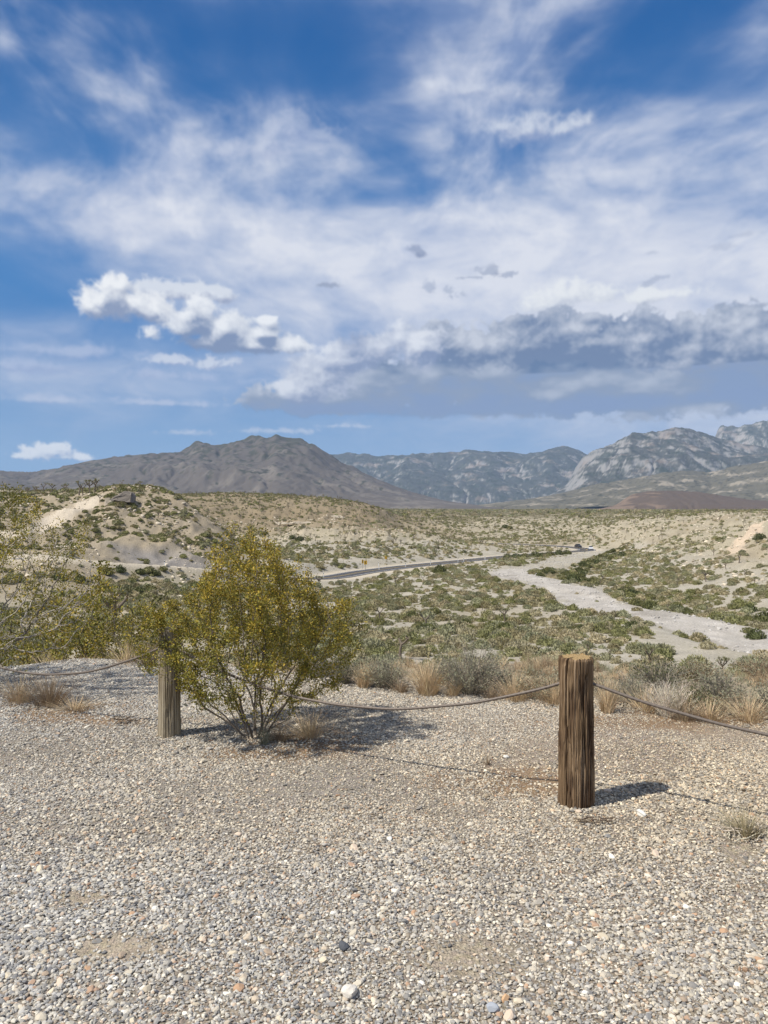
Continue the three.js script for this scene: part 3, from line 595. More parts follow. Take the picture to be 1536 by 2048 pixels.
{
  const R = rngOf(4242), shapes = [pebbleShape(1, 1, 0.62), pebbleShape(2, 0, 0.55), pebbleShape(3, 0, 0.7), pebbleShape(4, 0, 0.5), pebbleShape(5, 1, 0.6), pebbleShape(6, 0, 0.66)];
  const spots = [];
  const TOTAL = 380000;
  let tries = 0;
  while (spots.length < TOTAL && tries++ < TOTAL * 4) {
    const u = R(), d = Math.sqrt(lerp(1.1 * 1.1, 9.0 * 9.0, u)) , z = -d, x = (R() * 2 - 1) * (0.56 * d + 0.7);
    const r = Math.hypot(x, z), lip = lipAt(Math.atan2(x, -z));
    if (r > lip + 0.25) continue;
    const n2 = fbm(x * 2.6 + 8, z * 2.6, 3), n = fbm(x * 0.7, z * 0.7, 3);
    if (R() < inSpots(BARE, x, z, n2) * 0.93 || R() < inSpots(LITTER, x, z, n2) * 0.45) continue;
    const fineBand = smooth(4.5, 5.3, d + 0.3 * n2) * smooth(-0.8, 0.8, x) * (1 - smooth(6.1, 6.6, r));   // the finer, trodden strip behind the posts
    if (R() < 0.3 * clamp(0.5 + 1.6 * n) + 0.42 * smooth(3.0, 4.0, d) * (1 - 0.5 * smooth(6, 6.6, d)) * smooth(-0.35, 0.25, n2 + 0.6 * n)) continue;
    const coarse = clamp(0.5 + 1.5 * fbm(x * 0.55 + 30, z * 0.55, 3));
    let s = lerp(0.0034, 0.0046, coarse) + lerp(0.0042, 0.0064, coarse) * Math.pow(R(), 1.6) + (R() < 0.06 ? 0.006 * R() : 0) + (R() < 0.006 ? 0.012 * R() : 0);
    s *= lerp(1, 0.72, fineBand) * 0.94;
    spots.push([x, z, s, clamp(0.1 + x * 0.25 + 0.5 * n + 0.8 * smooth(3.1, 4.0, d) * (1 - 0.4 * smooth(5.0, 5.6, d)), -0.6, 1.5)]);
  }
  for (const [px, py, rad] of [[1153, 1620, 0.1], [339, 1472, 0.08]]) { const d0 = EYE * F / (py - 1024) + rad * 0.9; for (let k = 0; k < 160; k++) { const a = R() * 6.2832, q = rad + 0.004 + 0.05 * R() * R(); spots.push([(px - 768) / F * d0 + Math.cos(a) * q, -d0 + Math.sin(a) * q, 0.006 + 0.009 * R() * R(), 0.8]); } }
  spots.sort((a, b) => b[2] / Math.max(2.3, -b[1]) - a[2] / Math.max(2.3, -a[1]));
  const seen = (q) => Math.abs(q[0] / q[1]) < 0.5 && -q[1] > 2.42;
  let own = 0;
  const rest = [];
  const q = new THREE.Quaternion(), e = new THREE.Euler(), M = new THREE.Matrix4(), P = new THREE.Vector3(), S = new THREE.Vector3();
  const fine = [11, 12, 13, 14].map((k) => pebbleShape(k, 1, 0.6)), matOf = Array.from({ length: 18 }, (_, k) => { const m = stoneMat.clone(); m.color.setRGB(...toneOf(R, (k % 3) * 0.5)); m.name = 'single_stone'; return m; });
  for (const s of spots) {
    if (own < 300 && seen(s)) {
      const o = mesh('stone', fine[own % 4], matOf[Math.floor(R() * 18)], lot);
      o.position.set(s[0], lotH(s[0], s[1]) + s[2] * 0.22, s[1]); o.scale.setScalar(s[2] * 1.15); o.rotation.set((R() - 0.5) * 0.7, R() * 6.28, (R() - 0.5) * 0.7);
      own++;
    } else rest.push(s);
  }
  shapes.forEach((g, k) => {
    const list = rest.filter((_, i) => i % shapes.length === k), im = new THREE.InstancedMesh(g, stoneMat, list.length), c = new THREE.Color();
    list.forEach(([x, z, s, warm], i) => {
      e.set((R() - 0.5) * 1.1, R() * 6.28, (R() - 0.5) * 1.1); q.setFromEuler(e);
      P.set(x, lotH(x, z) + s * (0.1 + 0.5 * R()), z); S.set(s * (0.8 + 0.5 * R()), s * (0.8 + 0.4 * R()), s * (0.8 + 0.5 * R()));
      im.setMatrixAt(i, M.compose(P, q, S)); c.setRGB(...toneOf(R, warm)); im.setColorAt(i, c);
    });
    im.name = 'loose_gravel'; im.userData = { kind: 'stuff' }; im.castShadow = im.receiveShadow = true;
    lot.add(im);
  });
}
// stones that stand out
for (const [px, py, s, rgb, label, seed] of [
  [1284, 1627, 0.026, [0.62, 0.60, 0.54], 'smooth white stone lying alone right of the brown post', 21],
  [1012, 1508, 0.016, [0.6, 0.58, 0.52], 'small white stone on the gravel left of the brown post', 22],
  [700, 1985, 0.030, [0.62, 0.57, 0.49], 'flat pale cream stone at the bottom of the gravel', 23],
  [688, 1892, 0.022, [0.07, 0.075, 0.085], 'dark slate stone in the grey gravel', 24],
  [985, 2022, 0.020, [0.30, 0.32, 0.35], 'blue grey rounded stone at the bottom edge of the gravel', 25],
  [1010, 2000, 0.014, [0.50, 0.32, 0.18], 'small orange stone near the bottom of the gravel', 26],
  [780, 1675, 0.014, [0.6, 0.58, 0.52], 'small white stone in the middle of the gravel', 27],
]) {
  const d = EYE * F / (py + 6 - 1024), o = mesh('x', pebbleShape(seed, 3, 0.72), std('loose_stone', rgb, { roughness: 0.85 }));
  o.position.set((px - 768) / F * d, 0, -d); o.position.y = lotH(o.position.x, o.position.z) + s * 0.45; o.scale.setScalar(s); o.rotation.set(0.25, seed, seed % 3 * 0.2);
  thing(o, 'loose_stone', label, 'stone');
}
// ------------------------------------------------------------------ posts and cables
function woodPost(px, basePy, depth, height, radius, seed, tones, label, hole) {
  const g = new THREE.Group(), NA_ = 220, NY = 200, x = (px - 768) / F * depth, z = -depth, base = lotH(x, z);
  g.position.set(x, base, z);
  const R = rngOf(seed), s = seed * 3.3, toCam = Math.atan2(-x, -z);     // bearing of the eye from the post
  const cracks = tones.cracks.map(([a, w, d, y0, y1]) => [a, w, d, y0, y1, R() * 9]);
  const pos = new Float32Array((NA_ + 1) * (NY + 1) * 3), col = new Float32Array((NA_ + 1) * (NY + 1) * 3), idx = [];
  const at = (k, y) => {                                                  // radius at an angle (0 faces the camera, positive to the right) and height
    const a = (k / NA_ * 2 - 1) * Math.PI, arc = a * radius;
    const wear = noise(arc * 22 + s, y * 3.2 + s);
    let r = radius * (1 + 0.025 * Math.sin(a * 2 + s) + 0.015 * noise(a * 1.3 + s, y * 2.5)) * (1 - 0.05 * y / height);
    const ca = Math.cos(a), sa = Math.sin(a);
    const wrapped = (f, fy, o) => lerp(noise(arc * f + o, y * fy + o), noise((arc - Math.sign(a) * 2 * Math.PI * radius) * f + o, y * fy + o), smooth(2.6, Math.PI, Math.abs(a)) * 0.5);
    const ra = wrapped(90, 2.4, s), rb = wrapped(210, 5, s + 7), rc = wrapped(45, 1.3, s + 3);
    const groove = Math.pow(1 - Math.min(1, Math.abs(ra) * 2.2), 3) * 0.6 + Math.pow(1 - Math.min(1, Math.abs(rb) * 2.4), 3) * 0.3 + Math.pow(1 - Math.min(1, Math.abs(rc) * 2.6), 4) * 0.9;
    const flake = Math.max(0, noise(arc * 34 + 11 + s, y * 5 + s) - 0.1);
    r -= tones.rough * 0.0022 * smooth(0.0, 0.06, noise(arc * 18 + s + 5, y * 1.7 + s) + 0.25 * noise(arc * 60, y * 9)) + tones.rough * 0.0018 * noise(arc * 7 + s, y * 5 + s);
    r -= tones.rough * (groove * 0.0042 + flake * 0.005 * smooth(0.05, 0.3, noise(arc * 9 + s, y * 2.2 + 4)));
    for (const [ca0, w, d, y0, y1, ph] of cracks) {
      const off = arc - ca0 * radius - 0.006 * noise(y * 4 + ph, ph) - 0.002 * noise(y * 15 + ph, ph), ww = w * smooth(y0 - 0.02, y0 + 0.08, y) * (1 - smooth(y1 - 0.1, y1, y)) * (0.7 + 0.5 * noise(y * 6 + ph, 2));
      if (ww > 0.0002) r -= d * Math.exp(-((off / ww) ** 2)) * smooth(0, 0.003, ww);
    }
    if (hole) { const q = Math.hypot((arc - hole[0] * radius) / 0.009, (y - hole[1]) / 0.014); r -= 0.05 * (1 - smooth(0.7, 1.1, q)); }
    return [r, a, groove, wear];
  };
  for (let j = 0; j <= NY; j++) for (let k = 0; k <= NA_; k++) {
    const y = -0.12 + (height + 0.12) * j / NY, q = j * (NA_ + 1) + k, [r, a] = at(k % NA_ === 0 ? 0 : k, Math.max(y, 0)), w = toCam + a;
    const bevel = smooth(height - 0.012, height, y) * 0.007 + smooth(height - 0.05, height, y) * 0.016 * smooth(0.15, 0.5, noise(a * 2.3 + s, 9));
    const lift = j === NY ? 0.012 * noise(a * 2.2 + s, 4) + 0.006 * noise(a * 9 + s, 2) : 0;
    pos[q * 3] = Math.sin(w) * (r - bevel); pos[q * 3 + 1] = y + lift; pos[q * 3 + 2] = Math.cos(w) * (r - bevel);
    const arc = a * radius, streak = noise(arc * 130 + s, y * 2.1), patch = fbm(arc * 14 + s, y * 2.6 + s, 4);
    const c = [...tones.base];
    blend(c, tones.dark, smooth(-0.12, 0.3, patch + tones.stain(a, y / height)));
    blend(c, tones.pale, smooth(0.1, 0.6, streak) * 0.55);
    col.set(c.map((v) => v * (1 + 0.3 * streak)), q * 3);
    if (k && j) { const p = q - NA_ - 2, b = q - NA_ - 1; idx.push(p, b, q, p, q, q - 1); }
  }
  const mat = new THREE.MeshStandardMaterial({ name: 'weathered_timber', vertexColors: true, roughness: 0.85 });
  mat.specularIntensity = 0.25;
  mesh('shaft', setOf(new THREE.BufferGeometry(), pos, new Uint32Array(idx), col), mat, g);
  // sawn top with rings and checks
  const tp = [0, height - 0.002, 0], tc = [...tones.top], ti = [], rows = 14;
  for (let m = 1; m <= rows; m++) for (let k = 0; k < NA_; k++) {
    const o = (NY * (NA_ + 1) + k) * 3, f = m / rows, y = height + 0.004 * noise(pos[o] * f * 60, pos[o + 2] * f * 60) - 0.002;
    tp.push(pos[o] * f, m === rows ? pos[o + 1] : y, pos[o + 2] * f);
    const ringTone = 0.82 + 0.2 * Math.sin(f * 42 + noise(k * 0.1, f * 3)) + 0.2 * noise(k * 0.3, f * 5);
    tc.push(...tones.top.map((v) => v * ringTone));
    const a = 1 + (m - 1) * NA_ + k, b = 1 + (m - 1) * NA_ + (k + 1) % NA_;
    if (m === 1) ti.push(0, b, a); else ti.push(a - NA_, b, a, a - NA_, b - NA_, b);
  }
  mesh('sawn_top', setOf(new THREE.BufferGeometry(), new Float32Array(tp), new Uint32Array(ti), new Float32Array(tc)), mat, g);
  return thing(g, 'wooden_post', label, 'post');
}
const postA = woodPost(1153, 1620, 4.23, 0.80, 0.099, 5, {
  base: [0.175, 0.116, 0.066], dark: [0.075, 0.045, 0.026], pale: [0.34, 0.25, 0.165], top: [0.36, 0.25, 0.12], rough: 2.0,
  stain: () => 0.03,
  cracks: [[-0.62, 0.0065, 0.05, -0.2, 0.9], [-0.42, 0.003, 0.02, 0.3, 0.7], [-0.2, 0.0025, 0.014, 0.45, 0.72], [0.38, 0.003, 0.02, 0.05, 0.45], [0.95, 0.004, 0.03, 0.1, 0.6], [0.22, 0.0025, 0.016, 0.25, 0.62], [0.55, 0.0035, 0.026, 0.2, 0.72], [0.75, 0.003, 0.02, 0.35, 0.8], [-1.0, 0.003, 0.02, 0.3, 0.6], [0.05, 0.002, 0.01, 0.1, 0.5], [1.6, 0.004, 0.03, 0, 0.8], [2.7, 0.004, 0.03, 0, 0.8]],
}, 'thick dark brown cracked timber post standing in open gravel', [0.66, 0.705]);
const postB = woodPost(339, 1472, 5.52, 0.77, 0.079, 9, {
  base: [0.28, 0.235, 0.165], dark: [0.20, 0.16, 0.105], pale: [0.42, 0.37, 0.28], top: [0.34, 0.29, 0.2], rough: 0.9,
  stain: () => -0.05,
  cracks: [[-0.35, 0.003, 0.03, -0.2, 0.9], [-0.1, 0.002, 0.02, 0.0, 0.8], [0.5, 0.0035, 0.03, -0.1, 0.35], [0.75, 0.003, 0.02, 0.1, 0.7], [1.7, 0.003, 0.03, 0, 0.7], [2.8, 0.003, 0.03, 0, 0.7]],
}, 'grey tan weathered timber post half hidden by the yellow-green bush');
{
  const A = postA.position, B = postB.position, dir = new THREE.Vector3().subVectors(A, B);
  const ends = [B.clone().sub(dir).setY(0.62), B.clone().setY(0.66), A.clone().setY(0.69), A.clone().add(dir).setY(0.69)];
  const steel = std('rusty_cable', [0.15, 0.122, 0.10], { roughness: 0.6, metalness: 0.25 });
  const spans = [[0, 1, 0.33, 'rusty steel cable running from the tan post to the left edge', B], [1, 2, 0.30, 'rusty steel cable sagging between the tan post and the brown post', null], [2, 3, 0.22, 'rusty steel cable dropping from the brown post to the right edge', null]];
  for (const [i, j, sag, label] of spans) {
    const a = ends[i], b = ends[j], n = 260, side = 12, rad = 0.0088, pos = [], idx = [], L = a.distanceTo(b), up = new THREE.Vector3(0, 1, 0), t = new THREE.Vector3(), u = new THREE.Vector3(), v = new THREE.Vector3();
    const pt = (f) => { const p = a.clone().lerp(b, f); p.y -= sag * 4 * f * (1 - f); p.y += 0.004 * noise(f * 9 + i, 3); return p; };
    for (let k = 0; k <= n; k++) {
      const f = k / n, p = pt(f);
      t.subVectors(pt(Math.min(1, f + 0.004)), pt(Math.max(0, f - 0.004))).normalize(); u.crossVectors(t, up).normalize(); v.crossVectors(t, u);
      for (let q = 0; q < side; q++) { const an = q / side * 6.28318, lobes = rad * (0.80 + 0.24 * Math.abs(Math.cos(1.5 * (an - f * L * 75)))); pos.push(p.x + (u.x * Math.cos(an) + v.x * Math.sin(an)) * lobes, p.y + (u.y * Math.cos(an) + v.y * Math.sin(an)) * lobes, p.z + (u.z * Math.cos(an) + v.z * Math.sin(an)) * lobes); }
      if (k) for (let q = 0; q < side; q++) { const w = (q + 1) % side, o = k * side; idx.push(o - side + q, o + q, o + w, o - side + q, o + w, o - side + w); }
    }
    thing(mesh('x', setOf(new THREE.BufferGeometry(), new Float32Array(pos), new Uint32Array(idx)), steel), 'steel_cable', label, 'cable');
  }
}
// ------------------------------------------------------------------ near bushes, grown towards the light
const leafMat = new THREE.MeshPhysicalMaterial({ name: 'small_leaves', vertexColors: true, roughness: 0.75, transmission: 0.3, thickness: 0, side: THREE.DoubleSide });
leafMat.specularIntensity = 0.4;
const barkMat = new THREE.MeshStandardMaterial({ name: 'grey_bark', vertexColors: true, roughness: 0.95 });
const dryMat = new THREE.MeshStandardMaterial({ name: 'dry_stalks', vertexColors: true, roughness: 0.9, side: THREE.DoubleSide });
function growBush(o) {
  // o: seed, stems, inside(x, y, z) > 0 in the crown, box, attractors, step, lean, leaves, leafTone(R, x, y, z), leafLen, density(x, y, z)
  const R = rngOf(o.seed), N = [], kids = [];
  const node = (x, y, z, parent, stem) => { N.push({ x, y, z, parent, stem, kids: 0 }); if (parent >= 0) N[parent].kids++; return N.length - 1; };
  for (let s = 0; s < o.stems; s++) {
    const az = (s + R() * 0.8) / o.stems * 6.2832, tilt = lerp(0.12, o.spread, Math.pow(R(), 0.8)), b = [Math.cos(az) * 0.07 * R(), -0.03, Math.sin(az) * 0.07 * R()];
    let at = node(b[0], b[1], b[2], -1, s), d = unit([Math.cos(az) * Math.sin(tilt) + (o.lean ? o.lean[0] : 0), Math.cos(tilt), Math.sin(az) * Math.sin(tilt) + (o.lean ? o.lean[1] : 0)]);
    const len = o.bare * (0.7 + 0.5 * R()), bend = (R() - 0.5) * 0.4;
    for (let k = 0; k < len / o.step; k++) {
      d = unit([d[0] + (R() - 0.5) * 0.28 + bend * 0.06, d[1] + (R() - 0.42) * 0.2, d[2] + (R() - 0.5) * 0.28]);
      const p = N[at]; at = node(p.x + d[0] * o.step, p.y + d[1] * o.step, p.z + d[2] * o.step, at, s);
    }
  }
  let A = [];
  while (A.length < o.attractors) {
    const [bx, by, bz] = o.box, p = [(R() * 2 - 1) * bx, R() * by, (R() * 2 - 1) * bz];
    const f = o.inside(...p);
    if (f > 0 && R() < (o.density ? o.density(...p) : 1)) A.push(p);
  }
  const kill = o.step * 1.7, reach = 0.55;
  for (let it = 0; it < 70 && A.length; it++) {
    const pull = new Map(), n = N.length;
    A = A.filter((a) => {
      let best = 1e9, at = -1;
      for (let k = 0; k < n; k++) { const q = N[k], dd = (q.x - a[0]) ** 2 + (q.y - a[1]) ** 2 + (q.z - a[2]) ** 2; if (dd < best) { best = dd; at = k; } }
      if (best < kill * kill) return false;
      if (best < reach * reach) { const q = N[at], l = Math.sqrt(best), v = pull.get(at) ?? [0, 0, 0]; v[0] += (a[0] - q.x) / l; v[1] += (a[1] - q.y) / l; v[2] += (a[2] - q.z) / l; pull.set(at, v); }
      return true;
    });
    let grown = 0;
    for (const [k, v] of pull) {
      const q = N[k];
      if (q.kids > 2) continue;
      const d = unit(unit(v).map((c) => c + (R() - 0.5) * 0.7));
      node(q.x + d[0] * o.step, q.y + d[1] * o.step, q.z + d[2] * o.step, k, q.stem); grown++;
    }
    if (!grown) break;
  }
  const w = new Float32Array(N.length), tip = new Float32Array(N.length).fill(99), child = N.map(() => []);
  for (let k = N.length - 1; k >= 0; k--) { const q = N[k]; if (!child[k].length) { w[k] = 1; tip[k] = 0; } if (q.parent >= 0) { w[q.parent] += w[k]; tip[q.parent] = Math.min(tip[q.parent], tip[k] + 1); child[q.parent].push(k); } }
  const rad = (k) => o.twig * Math.pow(w[k], o.pipe ?? 0.46);
  const group = new THREE.Group(), soups = Array.from({ length: o.stems }, () => new Soup());
  const walk = (start) => {          // each unbroken run of nodes is one tube
    const stack = [[start, -1]];
    while (stack.length) {
      let [k, from] = stack.pop(); const pts = [], rr = [];
      if (from >= 0) { pts.push([N[from].x, N[from].y, N[from].z]); rr.push(Math.min(rad(from), rad(k) * 1.15)); }
      for (;;) {
        pts.push([N[k].x, N[k].y, N[k].z]); rr.push(rad(k));
        const c = child[k];
        if (!c.length) break;
        let main = c[0]; for (const q of c) if (w[q] > w[main]) main = q;
        for (const q of c) if (q !== main) stack.push([q, k]);
        k = main;
      }
      if (pts.length > 1) { const g = 0.75 + 0.5 * R(), big = rr[0] > 0.006; soups[N[start].stem].tube(pts, rr, (f) => { const t = o.bark(R, f, rr[0]); return t.map((v) => v * g); }, big ? 7 : 4); }
    }
  };
  N.forEach((q, k) => { if (q.parent < 0) walk(k); });
  soups.forEach((s) => { if (s.i.length) mesh('stem', s.geo(), barkMat, group); });
  const leaves = new Soup(), flowers = new Soup(), spots = [];
  N.forEach((q, k) => { if (tip[k] <= o.leafReach && q.y > 0.15) spots.push(k); });
  const per = o.leaves / spots.length;
  for (const k of spots) {
    const q = N[k], p = N[Math.max(0, q.parent)], fill = o.leafFill ? o.leafFill(q.x, q.y, q.z) : 1;
    let n = per * fill * (0.5 + R()) * (tip[k] < 3 ? 1.25 : 0.8);
    for (n = Math.floor(n + R()); n > 0; n--) {
      const f = R(), off = randDir(R), s = o.puff * Math.pow(R(), 0.7), x = lerp(p.x, q.x, f) + off[0] * s, y = lerp(p.y, q.y, f) + off[1] * s, z = lerp(p.z, q.z, f) + off[2] * s;
      const d = unit([off[0] + (R() - 0.5), off[1] + 0.35 + (R() - 0.5) * 0.8, off[2] + (R() - 0.5)]), sd = unit(crossOf(d, randDir(R))), L = o.leafLen * (0.6 + 0.7 * R());
      leaves.leaf(x, y, z, d, sd, L, L * 0.34, o.leafTone(R, x, y, z));
    }
    if (o.flower && R() < o.flower(q.x, q.y, q.z)) for (let m = 0; m < 4; m++) { const d = randDir(R), s = 0.03 * R(); flowers.leaf(q.x + d[0] * s, q.y + d[1] * s, q.z + d[2] * s, randDir(R), randDir(R), 0.013, 0.005, [0.62 + 0.1 * R(), 0.46 + 0.08 * R(), 0.06]); }
  }
  if (leaves.i.length) mesh('foliage', leaves.geo(), leafMat, group);
  if (flowers.i.length) mesh('flowers', flowers.geo(), leafMat, group).userData.kind = 'stuff';
  return group;
}
const creosoteTone = (yellow) => (R, x, y, z) => {
  const n = noise(x * 3.5 + 7, y * 3.5 + z * 3), u = R(), c = [0.27, 0.25, 0.042];
  blend(c, [0.165, 0.165, 0.04], smooth(0.0, 0.5, -n + 0.1) * 0.9);
  blend(c, [0.50, 0.355, 0.05], smooth(0.55 - 0.35 * yellow(x, y, z), 1.0 - 0.2 * yellow(x, y, z), u + 0.25 * n) * 0.9);
  const g = 0.5 + 0.85 * R();
  return c.map((v) => v * g);
};
const bark = (R, f, r) => (r > 0.006 ? [0.11, 0.09, 0.072] : [0.20, 0.165, 0.13]);
{ // the bush before the tan post
  const d = 5.5, x = (508 - 768) / F * d, o = growBush({
    seed: 31, stems: 22, spread: 0.92, bare: 0.34, step: 0.036, attractors: 2600, box: [0.95, 1.6, 0.8], twig: 0.00135, pipe: 0.44, bark,
    inside: (x, y, z) => {
      const yy = (y - 0.72) / (0.70 - 0.20 * Math.abs(x - 0.05) + 0.07 * Math.cos(x * 9 + 0.6)), xx = (x - 0.0) / 0.68, zz = z / 0.66, e = 1 - Math.hypot(xx, y > 0.72 ? yy : (y - 0.72) / 0.54, zz);
      return e + 0.26 * noise(x * 3.4 + 5, y * 3.4 + z * 2.4) + 0.02 + (Math.abs(x + 0.04) < 0.13 && y > 1.2 && y < 1.44 && Math.abs(z) < 0.2 ? 0.3 : 0);
    },
    density: (x, y, z) => 0.25 + 0.75 * smooth(0.2, 0.8, Math.hypot(x / 0.76, (y - 0.7) / 0.7, z / 0.66)),
    leaves: 110000, leafReach: 7, puff: 0.045, leafLen: 0.0150,
    leafFill: (x, y, z) => smooth(0.1, 0.5, y + 0.35 * Math.abs(x)) * (0.25 + 1.0 * smooth(-0.2, 0.35, noise(x * 6.5 + 2, y * 6.5 + z * 5 + 3) + 0.5 * noise(x * 2.6, y * 2.6 + z * 2))) * (0.26 + 0.74 * smooth(0.35, 0.75, Math.hypot(x / 0.75, (y - 0.55) / 0.85, z / 0.6))),
    leafTone: creosoteTone((x, y) => smooth(0.6, 1.2, y) * 0.9 + 0.3 * smooth(0.0, 0.6, x)), flower: (x, y) => 0.10 * smooth(0.7, 1.3, y),
  });
  o.position.set(x, lotH(x, -d), -d);
  thing(o, 'creosote_bush', 'large yellow-green creosote bush with many dark stems in front of the tan post', 'bush');
}
{ // the sparse bush at the left edge
  const d = 6.9, x = (-85 - 768) / F * d, o = growBush({
    seed: 47, stems: 17, spread: 1.0, lean: [0.42, 0.05], bare: 0.55, step: 0.045, attractors: 1900, box: [1.5, 1.95, 1.1], twig: 0.0019, pipe: 0.45, bark: (R, f, r) => (r > 0.012 ? [0.17, 0.15, 0.13] : [0.40, 0.36, 0.31]),
    inside: (x, y, z) => 1 - Math.hypot((x - 0.05) / 1.15, (y - 0.95) / 0.92, z / 0.9) + 0.3 * noise(x * 2.4 + 9, y * 2.4 + z * 2),
    density: (x, y, z) => 0.2 + 0.8 * smooth(0.35, 0.9, Math.hypot((x - 0.15) / 1.22, (y - 0.95) / 0.92, z / 0.9)),
    leaves: 80000, leafReach: 7, puff: 0.055, leafLen: 0.017,
    leafFill: (x, y, z) => (0.15 + smooth(-0.1, 0.35, noise(x * 2.6 + 4, y * 2.6 + z * 1.8 + 1) + 0.1)) * (0.6 + 0.7 * smooth(1.2, 1.6, y - 0.2 * x)),
    leafTone: creosoteTone(() => -0.1),
  });
  o.position.set(x, lotH(x, -d), -d);
  thing(o, 'creosote_bush', 'sparse creosote bush with bare arching grey branches at the left edge', 'bush');
}
// creosote bushes on the slope just below the lot
[[130, 9.4, 1.95, 61, 'green creosote bush below the lot behind the bare branches'], [205, 9.9, 1.75, 62, 'green creosote bush beside the small joshua tree'], [20, 9.8, 2.1, 63, 'tall green creosote bush at the left edge beyond the lot'], [262, 9.3, 1.25, 64, 'low olive bush left of the tan post at the lot edge']].forEach(([px, d, tall, seed, label], i) => {
  const x = (px - 768) / F * d, o = growBush({
    seed, stems: 11, spread: 0.85, bare: 0.25, step: 0.06, attractors: 520, box: [0.9, 1.4, 0.9], twig: 0.0022, pipe: 0.42, bark,
    inside: (x, y, z) => 1 - Math.hypot(x / 0.75, (y - 0.72) / 0.62, z / 0.75) + 0.3 * noise(x * 2.6 + seed, y * 2.6 + z * 2),
    leaves: 9000, leafReach: 6, puff: 0.06, leafLen: 0.024, leafFill: (x, y, z) => 0.4 + smooth(-0.1, 0.4, noise(x * 2.6 + seed, y * 2.6 + z * 2)),
    leafTone: creosoteTone(() => 0.05),
  });
  o.position.set(x, groundAt(x, -d) - 0.02, -d); o.scale.setScalar(tall / 1.34);
  thing(o, 'creosote_bush', label, 'bush');
});
// ------------------------------------------------------------------ twiggy shrubs and dry grass on the lot's edge
function twigShrub(seed, w, h, stalks, tone, leafTone, leaves, curve = 0.5) {
  const R = rngOf(seed), s = new Soup(), f = new Soup(), group = new THREE.Group();
  for (let k = 0; k < stalks; k++) {
    const az = R() * 6.2832, out = Math.pow(R(), 0.6), L = 0.55 + 0.5 * R(), tip = [Math.cos(az) * out * w * 0.5, h * L * Math.sqrt(Math.max(0.12, 1 - out * out * 0.75)), Math.sin(az) * out * w * 0.5], b = [Math.cos(az) * 0.1 * w * R(), -0.02, Math.sin(az) * 0.1 * w * R()];
    const pts = [], rr = [], n = 6, g = tone(R);
    for (let m = 0; m <= n; m++) { const t = m / n, e = Math.pow(t, 1 + curve * (R() * 0.2 + 0.5)); pts.push([lerp(b[0], tip[0], e) + (R() - 0.5) * 0.035 * w * t, lerp(b[1], tip[1], t) + (R() - 0.5) * 0.012, lerp(b[2], tip[2], e) + (R() - 0.5) * 0.035 * w * t]); rr.push(lerp(0.0032, 0.0011, t) * (0.7 + 0.5 * w)); }
    s.tube(pts, rr, g, 3);
    for (let q = 0; q < 4; q++) {    // side twigs
      const m = 2 + Math.floor(R() * 4), p = pts[m], d = unit([tip[0] + (R() - 0.5) * w, h * (0.3 + R()), tip[2] + (R() - 0.5) * w]), l = h * (0.12 + 0.16 * R());
      s.tube([p, [p[0] + d[0] * l * 0.5, p[1] + d[1] * l * 0.5, p[2] + d[2] * l * 0.5 + 0.01], [p[0] + d[0] * l, p[1] + d[1] * l, p[2] + d[2] * l]], [0.0016, 0.0013, 0.0008], g, 3);
    }
    if (leaves) for (let q = 0; q < leaves; q++) { const m = Math.min(n, 2 + Math.floor(Math.sqrt(R()) * 5)), p = pts[m], dd = randDir(R), o = 0.05 * h; f.leaf(p[0] + dd[0] * o * R(), p[1] + dd[1] * o * R(), p[2] + dd[2] * o * R(), unit([dd[0], dd[1] + 0.6, dd[2]]), unit(crossOf(dd, randDir(R))), 0.02 + 0.012 * R(), 0.0045, leafTone(R)); }
  }
  mesh('stalks', s.geo(), dryMat, group);
  if (f.i.length) mesh('foliage', f.geo(), leafMat, group);
  return group;
}
const tones = (a, k = 0.35) => (R) => { const g = 1 - k / 2 + k * R(); return a.map((v) => v * g * (0.95 + 0.1 * R())); };
function grassTuft(seed, w, h, blades, tone) {
  const R = rngOf(seed), s = new Soup();
  for (let k = 0; k < blades; k++) {
    const az = R() * 6.2832, out = Math.pow(R(), 0.7) * w * 0.5, L = h * (0.45 + 0.6 * R()), b = [Math.cos(az) * out * 0.35, -0.02, Math.sin(az) * out * 0.35], c = tone(R), n = 4, wd = 0.0012 + 0.0012 * R(), ax = Math.cos(az + (R() - 0.5) * 1.5), sz = Math.sin(az + (R() - 0.5) * 1.5);
    let last = null; const sx = -Math.sin(az + R()), szz = Math.cos(az + R());
    for (let m = 0; m <= n; m++) { const t = m / n, x = b[0] + ax * out * Math.pow(t, 1.6), z = b[2] + sz * out * Math.pow(t, 1.6), y = b[1] + L * (t - 0.22 * t * t * out / (w * 0.5)), q = wd * (1 - t * 0.8); const i0 = s.vert(x + sx * q, y, z + szz * q, c), i1 = s.vert(x - sx * q, y, z - szz * q, c); if (last) s.i.push(last[0], last[1], i1, last[0], i1, i0); last = [i0, i1]; }
  }
  return s.geo();
}
const GREY = tones([0.30, 0.27, 0.21]), STRAW = tones([0.56, 0.43, 0.265]), BROWN = tones([0.33, 0.245, 0.155]), WHITE = tones([0.60, 0.53, 0.42]), GREEN = tones([0.125, 0.13, 0.06]), SAGE = tones([0.30, 0.29, 0.195]);
const spot = (px, py) => { const d = EYE * F / (py - 1024); return [(px - 768) / F * d, -d, d / F]; };
